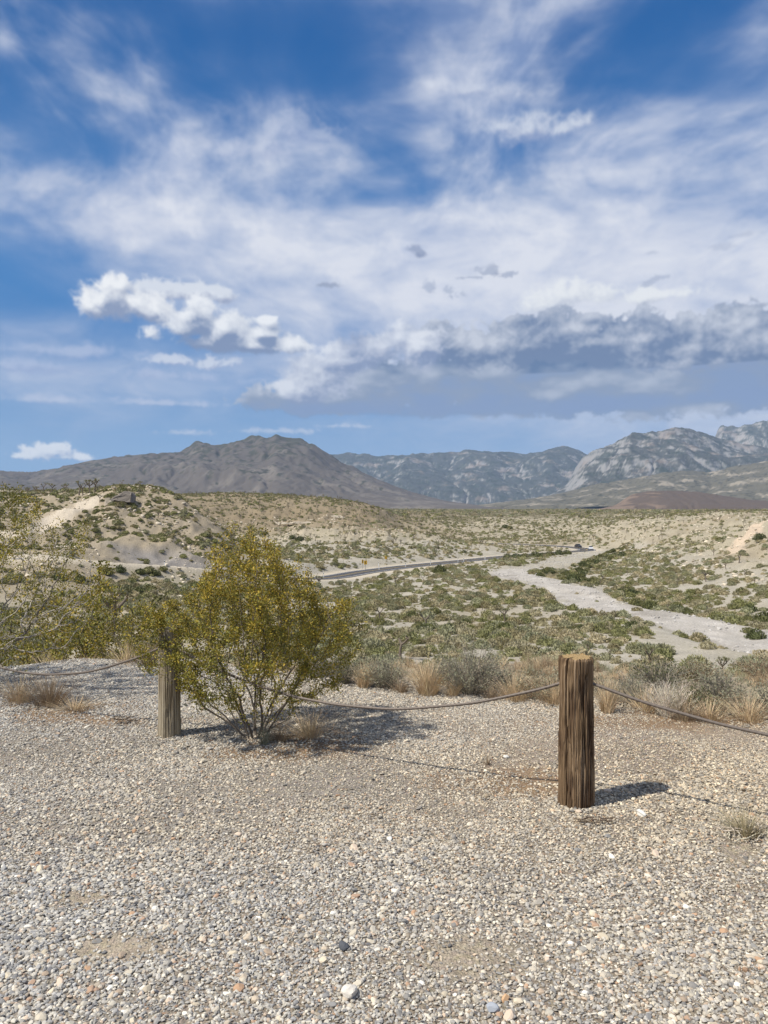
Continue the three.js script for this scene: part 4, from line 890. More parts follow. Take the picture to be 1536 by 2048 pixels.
// [px, base py, width px, height px, stalks, stalk tone, leaf tone, leaves each, label]
[
  [940, 1386, 165, 118, 210, GREY, SAGE, 9, 'grey rounded twiggy shrub on the lot edge, largest in the row'],
  [772, 1374, 120, 66, 120, GREY, SAGE, 10, 'low grey-green shrub on the lot edge beside straw grass'],
  [1262, 1400, 170, 84, 170, GREY, SAGE, 5, 'dry grey shrub on the lot edge right behind the brown post'],
  [1338, 1432, 120, 104, 70, WHITE, SAGE, 0, 'bleached dead shrub with bare whitish branches'],
  [1385, 1414, 130, 66, 130, BROWN, GREEN, 14, 'dark green leafy shrub behind the bleached dead shrub'],
  [1480, 1424, 150, 70, 130, BROWN, SAGE, 6, 'low brown shrub on the lot edge near the right edge'],
  [1545, 1418, 110, 76, 110, GREY, SAGE, 6, 'grey shrub at the right edge behind the cable'],
  [1085, 1398, 130, 76, 120, BROWN, SAGE, 8, 'olive brown shrub on the lot edge left of the brown post'],
  [690, 1368, 80, 60, 90, GREY, GREEN, 8, 'small green shrub on the lot edge right of the bush'],
  [1440, 1400, 120, 80, 110, GREY, SAGE, 9, 'sage coloured shrub just past the lot edge at right'],
  [300, 1330, 90, 70, 100, BROWN, SAGE, 6, 'dry olive shrub left of the tan post'],
  [1010, 1376, 110, 48, 110, GREY, SAGE, 8, 'grey-green shrub just past the lot edge right of the largest one'],
  [1150, 1384, 150, 62, 130, BROWN, SAGE, 8, 'brown shrub hidden partly behind the top of the brown post'],
  [1320, 1384, 150, 60, 140, GREY, GREEN, 8, 'grey-green shrub past the lot edge behind the bleached shrub'],
  [1400, 1376, 130, 50, 120, BROWN, SAGE, 8, 'olive shrub past the lot edge beyond the leafy green one'],
  [1530, 1378, 140, 54, 130, BROWN, SAGE, 7, 'brown shrub past the lot edge at the right edge of the picture'],
  [880, 1366, 110, 62, 110, GREY, SAGE, 9, 'sage shrub past the lot edge behind the straw bunch grass'],
  [640, 1352, 120, 62, 110, GREY, GREEN, 9, 'green-grey shrub past the lot edge behind the bush'],
  [740, 1356, 100, 54, 100, BROWN, SAGE, 9, 'low brown shrub past the lot edge behind the small straw tuft'],
].forEach(([px, py, w, h, n, a, b, l, label], i) => {
  const [x, z, k] = spot(px, py), o = twigShrub(200 + i, w * k, h * k * (px > 1000 ? 0.82 : 0.95), n, a, b, l);
  o.position.set(x, groundAt(x, z), z);
  thing(o, 'desert_shrub', label, 'shrub');
});
[
  [856, 1388, 100, 82, 620, STRAW, 'straw coloured bunch grass in front of the grey twiggy shrub'],
  [728, 1376, 60, 58, 300, STRAW, 'small straw grass tuft left of the grey shrubs'],
  [1216, 1426, 66, 82, 340, STRAW, 'straw bunch grass just right of the brown post'],
  [1030, 1400, 120, 70, 420, STRAW, 'pale dry grass on the lot edge left of the brown post'],
  [985, 1398, 70, 46, 240, BROWN, 'short brown grass at the foot of the grey shrub'],
  [1420, 1440, 110, 50, 300, STRAW, 'short pale grass at the lot edge near the right edge'],
  [100, 1412, 140, 82, 520, BROWN, 'brown dry grass clump under the sparse bush'],
  [40, 1405, 110, 66, 380, STRAW, 'pale dry grass clump at the left edge under the sparse bush'],
  [150, 1420, 130, 34, 300, STRAW, 'flattened dry grass spreading right of the sparse bush'],
  [620, 1476, 130, 60, 330, STRAW, 'thin dry grass right of the bush base'],
  [560, 1482, 90, 44, 220, BROWN, 'short brown grass at the foot of the bush'],
  [528, 1490, 50, 56, 90, SAGE, 'pale green weed at the foot of the bush stems'],
  [976, 1528, 26, 32, 60, BROWN, 'tiny dry weed left of the brown post'],
  [1322, 1566, 40, 20, 70, BROWN, 'small flat weed behind the brown post shadow'],
  [1490, 1668, 130, 66, 300, tones([0.33, 0.28, 0.17]), 'olive dry weed clump near the right edge of the gravel'],
  [170, 1322, 110, 34, 320, tones([0.42, 0.29, 0.19]), 'rusty dry grass mound on the far lot edge'],
  [255, 1326, 100, 66, 320, STRAW, 'tall pale grass on the far lot edge left of the tan post'],
  [1110, 1410, 100, 64, 300, STRAW, 'pale straw grass against the left side of the brown post'],
  [1290, 1418, 110, 60, 320, STRAW, 'pale straw grass between the dry grey shrub and the bleached one'],
  [1370, 1440, 100, 56, 300, BROWN, 'brown grass in front of the leafy green shrub'],
  [1500, 1442, 120, 60, 320, STRAW, 'straw grass by the lot edge under the right cable'],
  [905, 1392, 60, 46, 200, STRAW, 'small straw tuft between bunch grass and the largest shrub'],
  [800, 1384, 70, 40, 220, BROWN, 'short brown grass between the grey-green shrub and bunch grass'],
  [95, 1326, 90, 50, 240, STRAW, 'pale grass on the far lot edge behind the left cable'],
].forEach(([px, py, w, h, n, tone, label], i) => {
  const [x, z, k] = spot(px, py), o = mesh('x', grassTuft(300 + i, w * k, h * k, n, tone), dryMat);
  o.position.set(x, groundAt(x, z), z);
  thing(o, 'grass_tuft', label, 'grass tuft');
});
{ // dead twigs lying on the gravel
  [[268, 1446, 0.26, 'dark dead twigs lying on the gravel left of the tan post'], [1195, 1650, 0.16, 'thin dead twigs lying right of the brown post'], [1500, 1672, 0.24, 'pale dead sticks lying by the weed clump']].forEach(([px, py, size, label], i) => {
    const R = rngOf(400 + i), s = new Soup(), [x, z] = spot(px, py);
    for (let k = 0; k < 9; k++) { const a = R() * 6.28, l = size * (0.4 + 0.6 * R()), cx = (R() - 0.5) * size, cz = (R() - 0.5) * size * 0.5, pts = []; for (let m = 0; m <= 5; m++) { const t = m / 5 - 0.5; pts.push([cx + Math.cos(a) * l * t + (R() - 0.5) * 0.012, 0.012 + 0.03 * R() * (i === 0 ? 1 : 0.5), cz + Math.sin(a) * l * t + (R() - 0.5) * 0.012]); } s.tube(pts, [0.003, 0.0035, 0.003, 0.0028, 0.002, 0.001], i === 2 ? WHITE(R) : tones([0.12, 0.085, 0.055])(R), 4); }
    const o = mesh('x', s.geo(), dryMat); o.position.set(x, lotH(x, z), z); thing(o, 'dead_twigs', label, 'twigs');
  });
}

{ // short dry growth on the slope below the lot, uncounted
  const R = rngOf(777), shapes = [grassTuft(801, 0.3, 0.22, 120, STRAW), grassTuft(802, 0.34, 0.26, 120, BROWN), grassTuft(803, 0.26, 0.2, 110, SAGE)], M = new THREE.Matrix4(), Q = new THREE.Quaternion(), P = new THREE.Vector3(), S = new THREE.Vector3(), up = new THREE.Vector3(0, 1, 0);
  const growth = new THREE.Group(); growth.name = 'dry_grass'; growth.userData = { kind: 'stuff', label: 'short dry grass on the slope below the lot edge', category: 'grass' };
  const places = [[], [], []];
  for (let k = 0; k < 1500; k++) { const th = (R() * 2 - 1) * 0.6, r = lipAt(th) + 0.05 + 3.2 * R() * R(), x = Math.sin(th) * r, z = -Math.cos(th) * r; if (fbm(x * 0.9, z * 0.9, 2) > -0.05) places[k % 3].push([x, groundAt(x, z) - 0.01, z, 0.3 + 0.5 * R(), R() * 6.28]); }
  shapes.forEach((g, k) => { const im = new THREE.InstancedMesh(g, dryMat, places[k].length); places[k].forEach(([x, y, z, s, a], i) => im.setMatrixAt(i, M.compose(P.set(x, y, z), Q.setFromAxisAngle(up, a), S.setScalar(s)))); im.name = 'tufts'; im.userData = { kind: 'stuff' }; im.castShadow = im.receiveShadow = true; growth.add(im); });
  scene.add(growth);
}
// ------------------------------------------------------------------ scrub of the valley and the mesas
function hit(px, py, from = 12, to = 6000) {       // where a line of sight meets the land
  for (let d = from; d < to; d *= 1.004) { const p = place(px, py, d); if (groundAt(p.x, p.z) >= p.y) { p.y = groundAt(p.x, p.z); return p; } }
  return place(px, py, to);
}
function domeShrub(seed, leaves, len, wid, stemmy) {
  const R = rngOf(seed), s = new Soup();
  const core = new THREE.IcosahedronGeometry(1, 1), cp = core.attributes.position;
  for (let k = 0; k < cp.count; k += 3) { const v = [0, 1, 2].map((q) => { const x = cp.getX(k + q), y = cp.getY(k + q), z = cp.getZ(k + q), w = 0.74 * (1 + 0.28 * noise(x * 1.6 + seed, y * 1.6 + z * 2)); return s.vert(x * w, Math.max(-0.08, y * w * 0.82 + 0.1), z * w, [0.8, 0.8, 0.8]); }); s.tri(...v); }
  for (let k = 0; k < leaves; k++) {
    const d = randDir(R); d[1] = Math.abs(d[1]) * 1.05 - 0.12;
    const lump = 1 + 0.28 * noise(d[0] * 1.6 + seed, d[1] * 1.6 + d[2] * 2), r = (0.62 + 0.36 * Math.sqrt(R())) * lump, t = 0.75 + 0.5 * R();
    const dir = unit([d[0] + (R() - 0.5) * 0.9, d[1] + 0.45 + (R() - 0.5) * 0.7, d[2] + (R() - 0.5) * 0.9]);
    s.leaf(d[0] * r, Math.max(0, d[1] * r * 0.88 + 0.08), d[2] * r, dir, unit(crossOf(dir, randDir(R))), len * (0.7 + 0.6 * R()), wid * (0.7 + 0.6 * R()), [t, t, t * (0.9 + 0.2 * R())]);
  }
  return s.geo();
}
const NEAR_SHRUBS = [1, 2, 3, 4].map((k) => domeShrub(500 + k, 330, 0.26, 0.062)), FAR_SHRUBS = [1, 2, 3].map((k) => domeShrub(520 + k, 80, 0.44, 0.13));
const SCRUB_TONES = [[0.25, 0.24, 0.115], [0.28, 0.27, 0.16], [0.215, 0.215, 0.09], [0.34, 0.305, 0.19], [0.27, 0.27, 0.16], [0.28, 0.245, 0.135], [0.40, 0.345, 0.215]];
const GREEN_TONES = [[0.105, 0.112, 0.036], [0.15, 0.145, 0.05], [0.085, 0.098, 0.033]];
const scrubMat = new THREE.MeshStandardMaterial({ name: 'scrub_leaves', vertexColors: true, roughness: 0.95, side: THREE.DoubleSide });
scrubMat.specularIntensity = 0.2;
const tinted = (m, list, name) => list.map((c) => { const q = m.clone(); q.name = name; q.color.setRGB(...c); return q; });
const scrubMats = tinted(scrubMat, SCRUB_TONES, 'scrub_leaves'), greenMats = tinted(scrubMat, GREEN_TONES, 'creosote_leaves');
const scatter = [];                  // [x, y, z, width, height, tone, kind, turn]
{
  const R = rngOf(909);
  const bands = [[45, 130, 1.3], [130, 300, 0.66], [300, 700, 0.20], [700, 2600, 0.0065]];
  for (const [r0, r1, dens] of bands) {
    const half = 0.56, n = Math.round(half * (r1 * r1 - r0 * r0) * dens);
    for (let k = 0; k < n; k++) {
      const r = Math.sqrt(lerp(r0 * r0, r1 * r1, R())), th = (R() * 2 - 1) * half, x = Math.sin(th) * r, z = -Math.cos(th) * r, y = groundAt(x, z), px = Math.tan(th) * F + 768;
      const clump = fbm(x * 0.05 + 3, z * 0.05, 3) + 0.7 * fbm(x * 0.21, z * 0.21, 2), u = R();
      if (u < (px < 520 && r > 150 && r < 300 ? 0.2 : 0.38) - 1.3 * clump) continue;
      let size = lerp(0.16, 1.05, Math.pow(R(), 2.6)), tone = Math.floor(R() * SCRUB_TONES.length);
      if (r < 460) {
        const dw = nearLine(washLine, x, z)[0] + 2.2 * fbm(x * 0.12, z * 0.12, 3), dr = nearLine(roadLine, x, z)[0];
        if (dw < 5.6 && R() < 0.985) continue;
        if (dr < 7.2 + 1.5 * R()) continue;
        if (dr < 20 && r < 300 && x > -30 && R() < 0.35) continue;
        if (flat(trackLine, x, z) < 2.6 || flat(trackLeft, x, z) < 4.2) continue;
        const onKnoll = px < 520 && r > 150;
        if (onKnoll) { size *= 0.95; if (px > 150 && r < 186 && y < -2.5 && R() < 0.9) continue; tone = [2, 0, 5, 2, 1][Math.floor(R() * 5)]; }
        else if (px < 380) { size *= 0.9; }
        if (px > 1150 && y > -12 && r > 120) { size *= 0.85; if (R() < 0.3) continue; tone = [1, 3, 0, 6, 4][Math.floor(R() * 5)]; }
      } else if (r > 700) size *= 2.6 + R();
      else { size *= 1.15; tone = [5, 2, 0, 1][Math.floor(R() * 4)]; }
      if (!inView(x, y, z, size) && (r > 300 || R() < 0.6)) continue;
      scatter.push([x, y, z, size, size * (0.75 + 0.4 * R()), tone, 0, R() * 6.28, R()]);
    }
  }
  // dark green creosote along the far bank of the wash and on the road embankment
  const greens = [];
  const add = (x, z, size) => { const y = groundAt(x, z); if (inView(x, y, z, size)) greens.push([x, y, z, size, size * (0.8 + 0.3 * R()), Math.floor(R() * 3), 1, R() * 6.28, R()]); };
  for (let k = 0; k < 520; k++) {
    const i = Math.floor(R() * (washLine.length - 2)), a = washLine[i], b = washLine[i + 1], tx = b.x - a.x, tz = b.z - a.z, l = Math.hypot(tx, tz), off = 6.8 + 12 * R() * R();
    const x = a.x - tz / l * -off, z = a.z + tx / l * -off, r = Math.hypot(x, z), px = x / -z * F + 768, g = fbm(x * 0.035 + 4, z * 0.035, 2);
    const x2 = a.x + tz / l * -off, z2 = a.z - tx / l * -off;
    for (const [X, Z] of [[x, z], [x2, z2]]) {
      const rr = Math.hypot(X, Z), p = X / -Z * F + 768;
      const inPatch = (p > 1240 && p < 1420 && rr > 108 && rr < 172) || (p > 1060 && p < 1290 && rr > 172 && rr < 330);
      if (inPatch && fbm(X * 0.09, Z * 0.09, 2) > -0.08 && X > a.x - 2 && nearLine(washLine, X, Z)[0] > 6.4 && nearLine(roadLine, X, Z)[0] > 8 && R() < 0.85) add(X, Z, 0.6 + 1.0 * R() * R());
    }
  }
  for (const [px, py, s] of [[880, 1146, 1.8], [850, 1264, 1.0], [900, 1262, 0.95], [930, 1252, 0.8], [1012, 1258, 0.9], [1030, 1246, 0.7], [1165, 1262, 0.8], [1265, 1260, 0.9], [1512, 1278, 1.0], [1495, 1265, 0.7], [250, 1182, 1.0], [275, 1190, 1.1], [300, 1180, 1.0], [320, 1205, 1.0], [240, 1146, 1.0], [280, 1148, 1.0], [310, 1150, 1.0], [325, 1142, 0.9], [300, 1143, .8], [215, 1150, 1.0], [160, 1165, 1.1], [120, 1160, 1.2], [1520, 1080, 1.6], [1440, 1082, 1.2], [940, 1340, 0.5], [1530, 1245, 1.2], [1500, 1225, 1.1], [820, 1240, .8], [700, 1290, .8], [760, 1250, .8], [1010, 1056, 2.2], [1020, 1058, 2], [600, 1082, 1.8], [585, 1078, 1.6], [530, 1070, 1.6], [1015, 1117, 1.5], [1032, 1116, 1.7], [1050, 1115, 1.5], [1070, 1114, 1.8], [1085, 1113, 1.6], [1100, 1111, 1.8], [1118, 1110, 1.7], [1134, 1109, 1.6]]) { const p = hit(px, py); add(p.x, p.z, s); }
  const show = (q) => q[3] / Math.hypot(q[0], q[2]);
  const shown = scatter.filter((q) => inView(q[0], q[1], q[2], q[4])).sort((a, b) => show(b) - show(a));
  const single = new Set(shown.slice(0, 300));
  const TONE_WORDS = ['olive', 'grey-green', 'dark olive', 'pale tan', 'sage grey', 'brownish', 'straw coloured'];
  const side = (px) => (px < 330 ? 'left of the large bush' : px < 740 ? 'behind the large bush' : px < 930 ? 'right of the large bush' : px < 1090 ? 'left of the brown post' : px < 1220 ? 'behind the brown post' : px < 1380 ? 'right of the brown post' : 'near the right edge');
  const label = (q) => {
    const px = q[0] / -q[2] * F + 768, r = Math.hypot(q[0], q[2]), size = q[3] > 0.85 ? 'wide' : q[3] < 0.62 ? 'small' : 'rounded', t = TONE_WORDS[q[5]];
    if (px < 400) return [`${size} ${t} shrub on the left slope ${r < 85 ? 'just below the lot' : 'under the road'}`, 'shrubs on the left slope'];
    if (px > 1150 && r > 120) return [`${size} ${t} shrub on the pale hillside across the wash`, 'shrubs on the right hillside'];
    const dw = nearLine(washLine, q[0], q[2])[0];
    return [`${size} ${t} shrub ${dw < 13 ? 'beside the wash' : r < 72 ? 'low on the near valley floor' : 'out on the valley floor'} ${side(px)}`, 'shrubs on the valley floor'];
  };
  let n = 0;
  for (const q of single) {
    const o = mesh('x', NEAR_SHRUBS[n % 4], scrubMats[q[5]]); n++;
    o.position.set(q[0], q[1] - 0.03, q[2]); o.scale.set(q[3], q[4], q[3]); o.rotation.y = q[7];
    const [a, g] = label(q); thing(o, 'scrub_bush', a, 'shrub', g);
  }
  greens.sort((a, b) => show(b) - show(a));
  greens.slice(0, 220).forEach((q, k) => {
    const o = mesh('x', NEAR_SHRUBS[k % 4], greenMats[q[5]]), px = q[0] / -q[2] * F + 768;
    o.position.set(q[0], q[1] - 0.05, q[2]); o.scale.set(q[3], q[4] * 1.1, q[3]); o.rotation.y = q[7];
    if (px > 1040) thing(o, 'green_bush', `${q[3] > 1.2 ? 'large' : q[3] > 0.8 ? 'rounded' : 'small'} ${['green', 'yellowish green', 'dark green'][q[5]]} creosote bush ${px > 1270 ? 'on the near bank of the wash bend' : px > 1170 ? 'on the middle bank of the wash' : 'on the far bank where the wash bends'}`, 'bush', 'green bushes along the wash');
    else if (px < 400) thing(o, 'green_bush', 'green creosote bush on the road embankment at left', 'bush', 'green bushes on the embankment');
    else thing(o, 'green_bush', `${q[3] > 1.2 ? 'large' : 'small'} ${['green', 'yellowish green', 'dark green'][q[5]]} bush on the open valley floor ${side(px)}`, 'bush', 'green bushes on the valley floor');
  });
  const rest = scatter.filter((q) => !single.has(q)), M = new THREE.Matrix4(), Q = new THREE.Quaternion(), P = new THREE.Vector3(), S = new THREE.Vector3(), up = new THREE.Vector3(0, 1, 0), c = new THREE.Color();
  const far = new THREE.Group(); far.name = 'distant_scrub'; far.userData = { kind: 'stuff', label: 'countless small shrubs covering the valley and mesas', category: 'scrub' };
  const shapes = [...NEAR_SHRUBS, ...FAR_SHRUBS];
  shapes.forEach((g, k) => {
    const list = rest.filter((q, i) => (Math.hypot(q[0], q[2]) < 230 ? i % 4 === k : k >= 4 && i % 3 === k - 4));
    if (!list.length) return;
    const im = new THREE.InstancedMesh(g, scrubMat, list.length);
    list.forEach((q, i) => { Q.setFromAxisAngle(up, q[7]); im.setMatrixAt(i, M.compose(P.set(q[0], q[1] - 0.04, q[2]), Q, S.set(q[3], q[4], q[3]))); const t = SCRUB_TONES[q[5]], w = 0.8 + 0.4 * q[8]; im.setColorAt(i, c.setRGB(t[0] * w, t[1] * w, t[2] * w)); });
    im.name = 'scrub'; im.userData = { kind: 'stuff' }; im.castShadow = im.receiveShadow = true; far.add(im);
  });
  scene.add(far);
  console.log('shrubs', scatter.length, 'greens', greens.length);
}
// ------------------------------------------------------------------ joshua trees
function joshua(seed, detail) {
  const R = rngOf(seed), trunk = new Soup(), crown = new Soup();
  const head = (p, d, size) => {
    const n = detail ? 46 : 18;
    for (let k = 0; k < n; k++) { const q = unit([d[0] * 0.5 + (R() - 0.5) * 2, d[1] * 0.5 + (R() - 0.5) * 1.9, d[2] * 0.5 + (R() - 0.5) * 2]), t = 0.75 + 0.5 * R(); crown.leaf(p[0], p[1], p[2], q, unit(crossOf(q, randDir(R))), size * (0.7 + 0.5 * R()), size * (detail ? 0.055 : 0.11), [0.19 * t, 0.185 * t, 0.09 * t]); }
    for (let k = 0; k < n / 2; k++) { const q = unit([(R() - 0.5) * 1.6 - d[0] * 0.4, -0.5 - R(), (R() - 0.5) * 1.6 - d[2] * 0.4]), t = 0.7 + 0.5 * R(), s = size * 0.9; crown.leaf(p[0] - d[0] * s * 0.5, p[1] - d[1] * s * 0.5, p[2] - d[2] * s * 0.5, q, unit(crossOf(q, randDir(R))), size * 0.55, size * 0.07, [0.30 * t, 0.25 * t, 0.16 * t]); }
  };
  const grow = (p, d, len, r, level) => {
    const pts = [p], n = 5; let q = p, dd = d;
    for (let k = 1; k <= n; k++) { dd = unit([dd[0] + (R() - 0.5) * 0.3, dd[1] + 0.06, dd[2] + (R() - 0.5) * 0.3]); q = [q[0] + dd[0] * len / n, q[1] + dd[1] * len / n, q[2] + dd[2] * len / n]; pts.push(q); }
    trunk.tube(pts, pts.map((_, k) => r * (1 - 0.25 * k / n)), [0.16, 0.13, 0.10], detail ? 7 : 5);
    const kids = level >= 2 ? 0 : level === 0 ? 2 + Math.floor(R() * 3) : R() < 0.65 ? 2 : 0;
    if (!kids) { head(q, dd, 0.36 + 0.1 * R()); return; }
    const a0 = R() * 6.28;
    for (let k = 0; k < kids; k++) { const a = a0 + k / kids * 6.28 + R() * 0.7, o = 0.75 + 0.4 * R(); grow(q, unit([dd[0] * 0.5 + Math.cos(a) * o, 0.6 + 0.4 * R(), dd[2] * 0.5 + Math.sin(a) * o]), len * (0.42 + 0.22 * R()), r * 0.72, level + 1); }
  };
  grow([0, -0.1, 0], [0.04, 1, 0.02], 1.35 + 0.5 * R(), 0.15, 0);
  return [trunk.geo(), crown.geo()];
}
{
  const R = rngOf(313), near = [joshua(701, true), joshua(703, true), joshua(706, true)], far = [joshua(711, false), joshua(712, false), joshua(715, false), joshua(718, false)];
  const jBark = new THREE.MeshStandardMaterial({ name: 'joshua_bark', vertexColors: true, roughness: 1 }), jLeaf = new THREE.MeshStandardMaterial({ name: 'joshua_leaves', vertexColors: true, roughness: 0.8, side: THREE.DoubleSide });
  const plant = (set, x, z, tall, label, group, turn = R() * 6.28) => {
    const g = new THREE.Group(); mesh('trunk', set[0], jBark, g); mesh('crown', set[1], jLeaf, g);
    g.position.set(x, groundAt(x, z) - 0.05, z); g.scale.setScalar(tall / 2.7); g.rotation.y = turn; thing(g, 'joshua_tree', label, 'tree', group);
  };
  const singles = [[224, 1273, 4.6, 'dark trunked joshua tree left of the bush, tallest in the valley'], [252, 1302, 2.6, 'low joshua tree at the foot of the taller one left of the bush'], [800, 1318, 2.6, 'joshua tree on the valley floor just above the straw bunch grass'], [1445, 1352, 1.4, 'small joshua tree on the valley floor right of the brown post'], [855, 1262, 2.4, 'joshua tree among green bushes in the middle of the valley floor'], [1478, 1128, 2.6, 'spreading joshua tree on the right hillside below the dirt track'], [1300, 1330, 1.5, 'joshua tree on the valley floor behind the brown post']];
  singles.forEach(([px, py, tall, label], i) => { const p = hit(px, py, 30); plant(near[i % 3], p.x, p.z, tall, label); });
  const skyline = [[88, 3.2], [104, 3.4], [130, 3.8], [158, 5], [166, 3.6], [180, 4.4], [190, 4.6], [196, 2.4], [245, 2.2], [72, 2.6], [55, 2.8], [40, 2.4], [20, 2.6]];
  skyline.forEach(([px, tall], i) => { const d = px > 150 && px < 200 ? 229 : 252, x = (px - 768) / F * d; plant(far[i % 4], x, -d, tall * 0.9, 'joshua tree on the skyline left of the knoll top', 'joshua trees on the left skyline'); });
  const cand = [];
  for (let k = 0; k < 60000 && cand.length < 2600; k++) {
    const r = Math.sqrt(lerp(62 * 62, 900 * 900, R())), th = (R() * 2 - 1) * 0.5, x = Math.sin(th) * r, z = -Math.cos(th) * r, y = groundAt(x, z), px = Math.tan(th) * F + 768;
    let w = px < 500 && r < 300 ? 0.12 : r > 250 ? (px < 900 ? 1 : 0.6) : px > 1200 ? 0.22 : 0.2;
    if (R() > w) continue;
    if (r < 460 && (nearLine(washLine, x, z)[0] < 9 || nearLine(roadLine, x, z)[0] < 11)) continue;
    const tall = (px < 950 || r > 300 ? 1.2 : 0.9) + 1.7 * R() * R();
    if (!inView(x, y, z, tall)) continue;
    cand.push([x, z, tall, r, px, y]);
  }
  cand.sort((a, b) => b[2] / b[3] - a[2] / a[3]);
  cand.slice(0, 260).forEach(([x, z, tall, r, px, y], i) => {
    const [l, g] = px < 520 && r < 290 ? ['joshua tree on the shrubby knoll', 'joshua trees around the knoll'] : px > 1150 ? ['joshua tree on the pale slope past the wash', 'joshua trees on the right slope'] : r > 230 ? ['joshua tree on the brown mesa slope beyond the road', 'joshua trees beyond the road'] : ['joshua tree standing among shrubs on the valley floor', 'joshua trees on the valley floor'];
    plant(far[i % 4], x, z, tall, `${tall > 2.2 ? 'tall' : tall > 1.5 ? 'branching' : 'short'} ${l}${r > 230 && px <= 1150 && px > 520 ? (px < 640 ? ', behind the large bush' : px < 800 ? ', above the yellow signs' : ', left of the far cars') : px > 1150 ? (y > -5 ? `, high up ${px > 1350 ? 'near the right edge' : 'above the wash'}` : `, low down ${px > 1350 ? 'near the right edge' : 'above the wash'}`) : r > 230 && px <= 520 ? ', right of the knoll' : ''}`, g);
  });
  const rest = cand.slice(260), M = new THREE.Matrix4(), Q = new THREE.Quaternion(), P = new THREE.Vector3(), S = new THREE.Vector3(), up = new THREE.Vector3(0, 1, 0);
  const grove = new THREE.Group(); grove.name = 'distant_joshua_woodland'; grove.userData = { kind: 'stuff', label: 'sparse far-off joshua tree woodland on the mesa', category: 'woodland' };
  far.forEach((set, k) => set.forEach((g, m) => {
    const list = rest.filter((_, i) => i % 4 === k), im = new THREE.InstancedMesh(g, m ? jLeaf : jBark, list.length);
    list.forEach(([x, z, tall], i) => { Q.setFromAxisAngle(up, i * 2.4); im.setMatrixAt(i, M.compose(P.set(x, groundAt(x, z) - 0.1, z), Q, S.setScalar(tall / 2.7))); });
    im.name = m ? 'crowns' : 'trunks'; im.userData = { kind: 'stuff' }; im.castShadow = im.receiveShadow = true; grove.add(im);
  }));
  scene.add(grove);
}

{ // loose rocks: pale ones on the slopes, grey cobbles in the wash
  const R = rngOf(5150), shapes = [pebbleShape(31, 1, 0.7), pebbleShape(32, 0, 0.65), pebbleShape(33, 1, 0.6)], lists = [[], [], []], M = new THREE.Matrix4(), Q = new THREE.Quaternion(), E = new THREE.Euler(), P = new THREE.Vector3(), S = new THREE.Vector3(), c = new THREE.Color();
  for (let k = 0; k < 26000; k++) {
    const r = Math.sqrt(lerp(70 * 70, 420 * 420, R())), th = (R() * 2 - 1) * 0.52, x = Math.sin(th) * r, z = -Math.cos(th) * r, y = groundAt(x, z), px = Math.tan(th) * F + 768;
    if (!inView(x, y, z, 0.5) || nearLine(roadLine, x, z)[0] < 6) continue;
    if (nearLine(washLine, x, z)[0] < 9 || r < 115) continue;
    if (!(px > 1180 ? y > -12.5 : y > -11) || fbm(x * 0.06 + 50, z * 0.06, 3) < 0.02) continue;
    lists[k % 3].push([x, y, z, 0.14 + 0.5 * Math.pow(R(), 3), [0.55, 0.48, 0.37]]);
  }
  for (let k = 0; k < 5200; k++) { const a = washLine[Math.floor(R() * washLine.length)], x = a.x + (R() - 0.5) * 13, z = a.z + (R() - 0.5) * 5, y = groundAt(x, z); if (nearLine(washLine, x, z)[0] < 6.5 && fbm(x * 0.2, z * 0.2, 2) > -0.1) lists[k % 3].push([x, y, z, 0.05 + 0.2 * Math.pow(R(), 4), [0.42, 0.40, 0.37]]); }
  const g = new THREE.Group(); g.name = 'scattered_rocks'; g.userData = { kind: 'stuff', label: 'small loose rocks strewn over the slopes and the wash', category: 'rocks' };
  shapes.forEach((s, k) => { const im = new THREE.InstancedMesh(s, stoneMat, lists[k].length); lists[k].forEach(([x, y, z, w, t], i) => { Q.setFromEuler(E.set(R() - 0.5, R() * 6.28, R() - 0.5)); im.setMatrixAt(i, M.compose(P.set(x, y + w * 0.2, z), Q, S.setScalar(w))); const v = 0.7 + 0.5 * R(); im.setColorAt(i, c.setRGB(t[0] * v, t[1] * v, t[2] * v)); }); im.name = 'rocks'; im.userData = { kind: 'stuff' }; im.castShadow = im.receiveShadow = true; g.add(im); });
  scene.add(g);
}
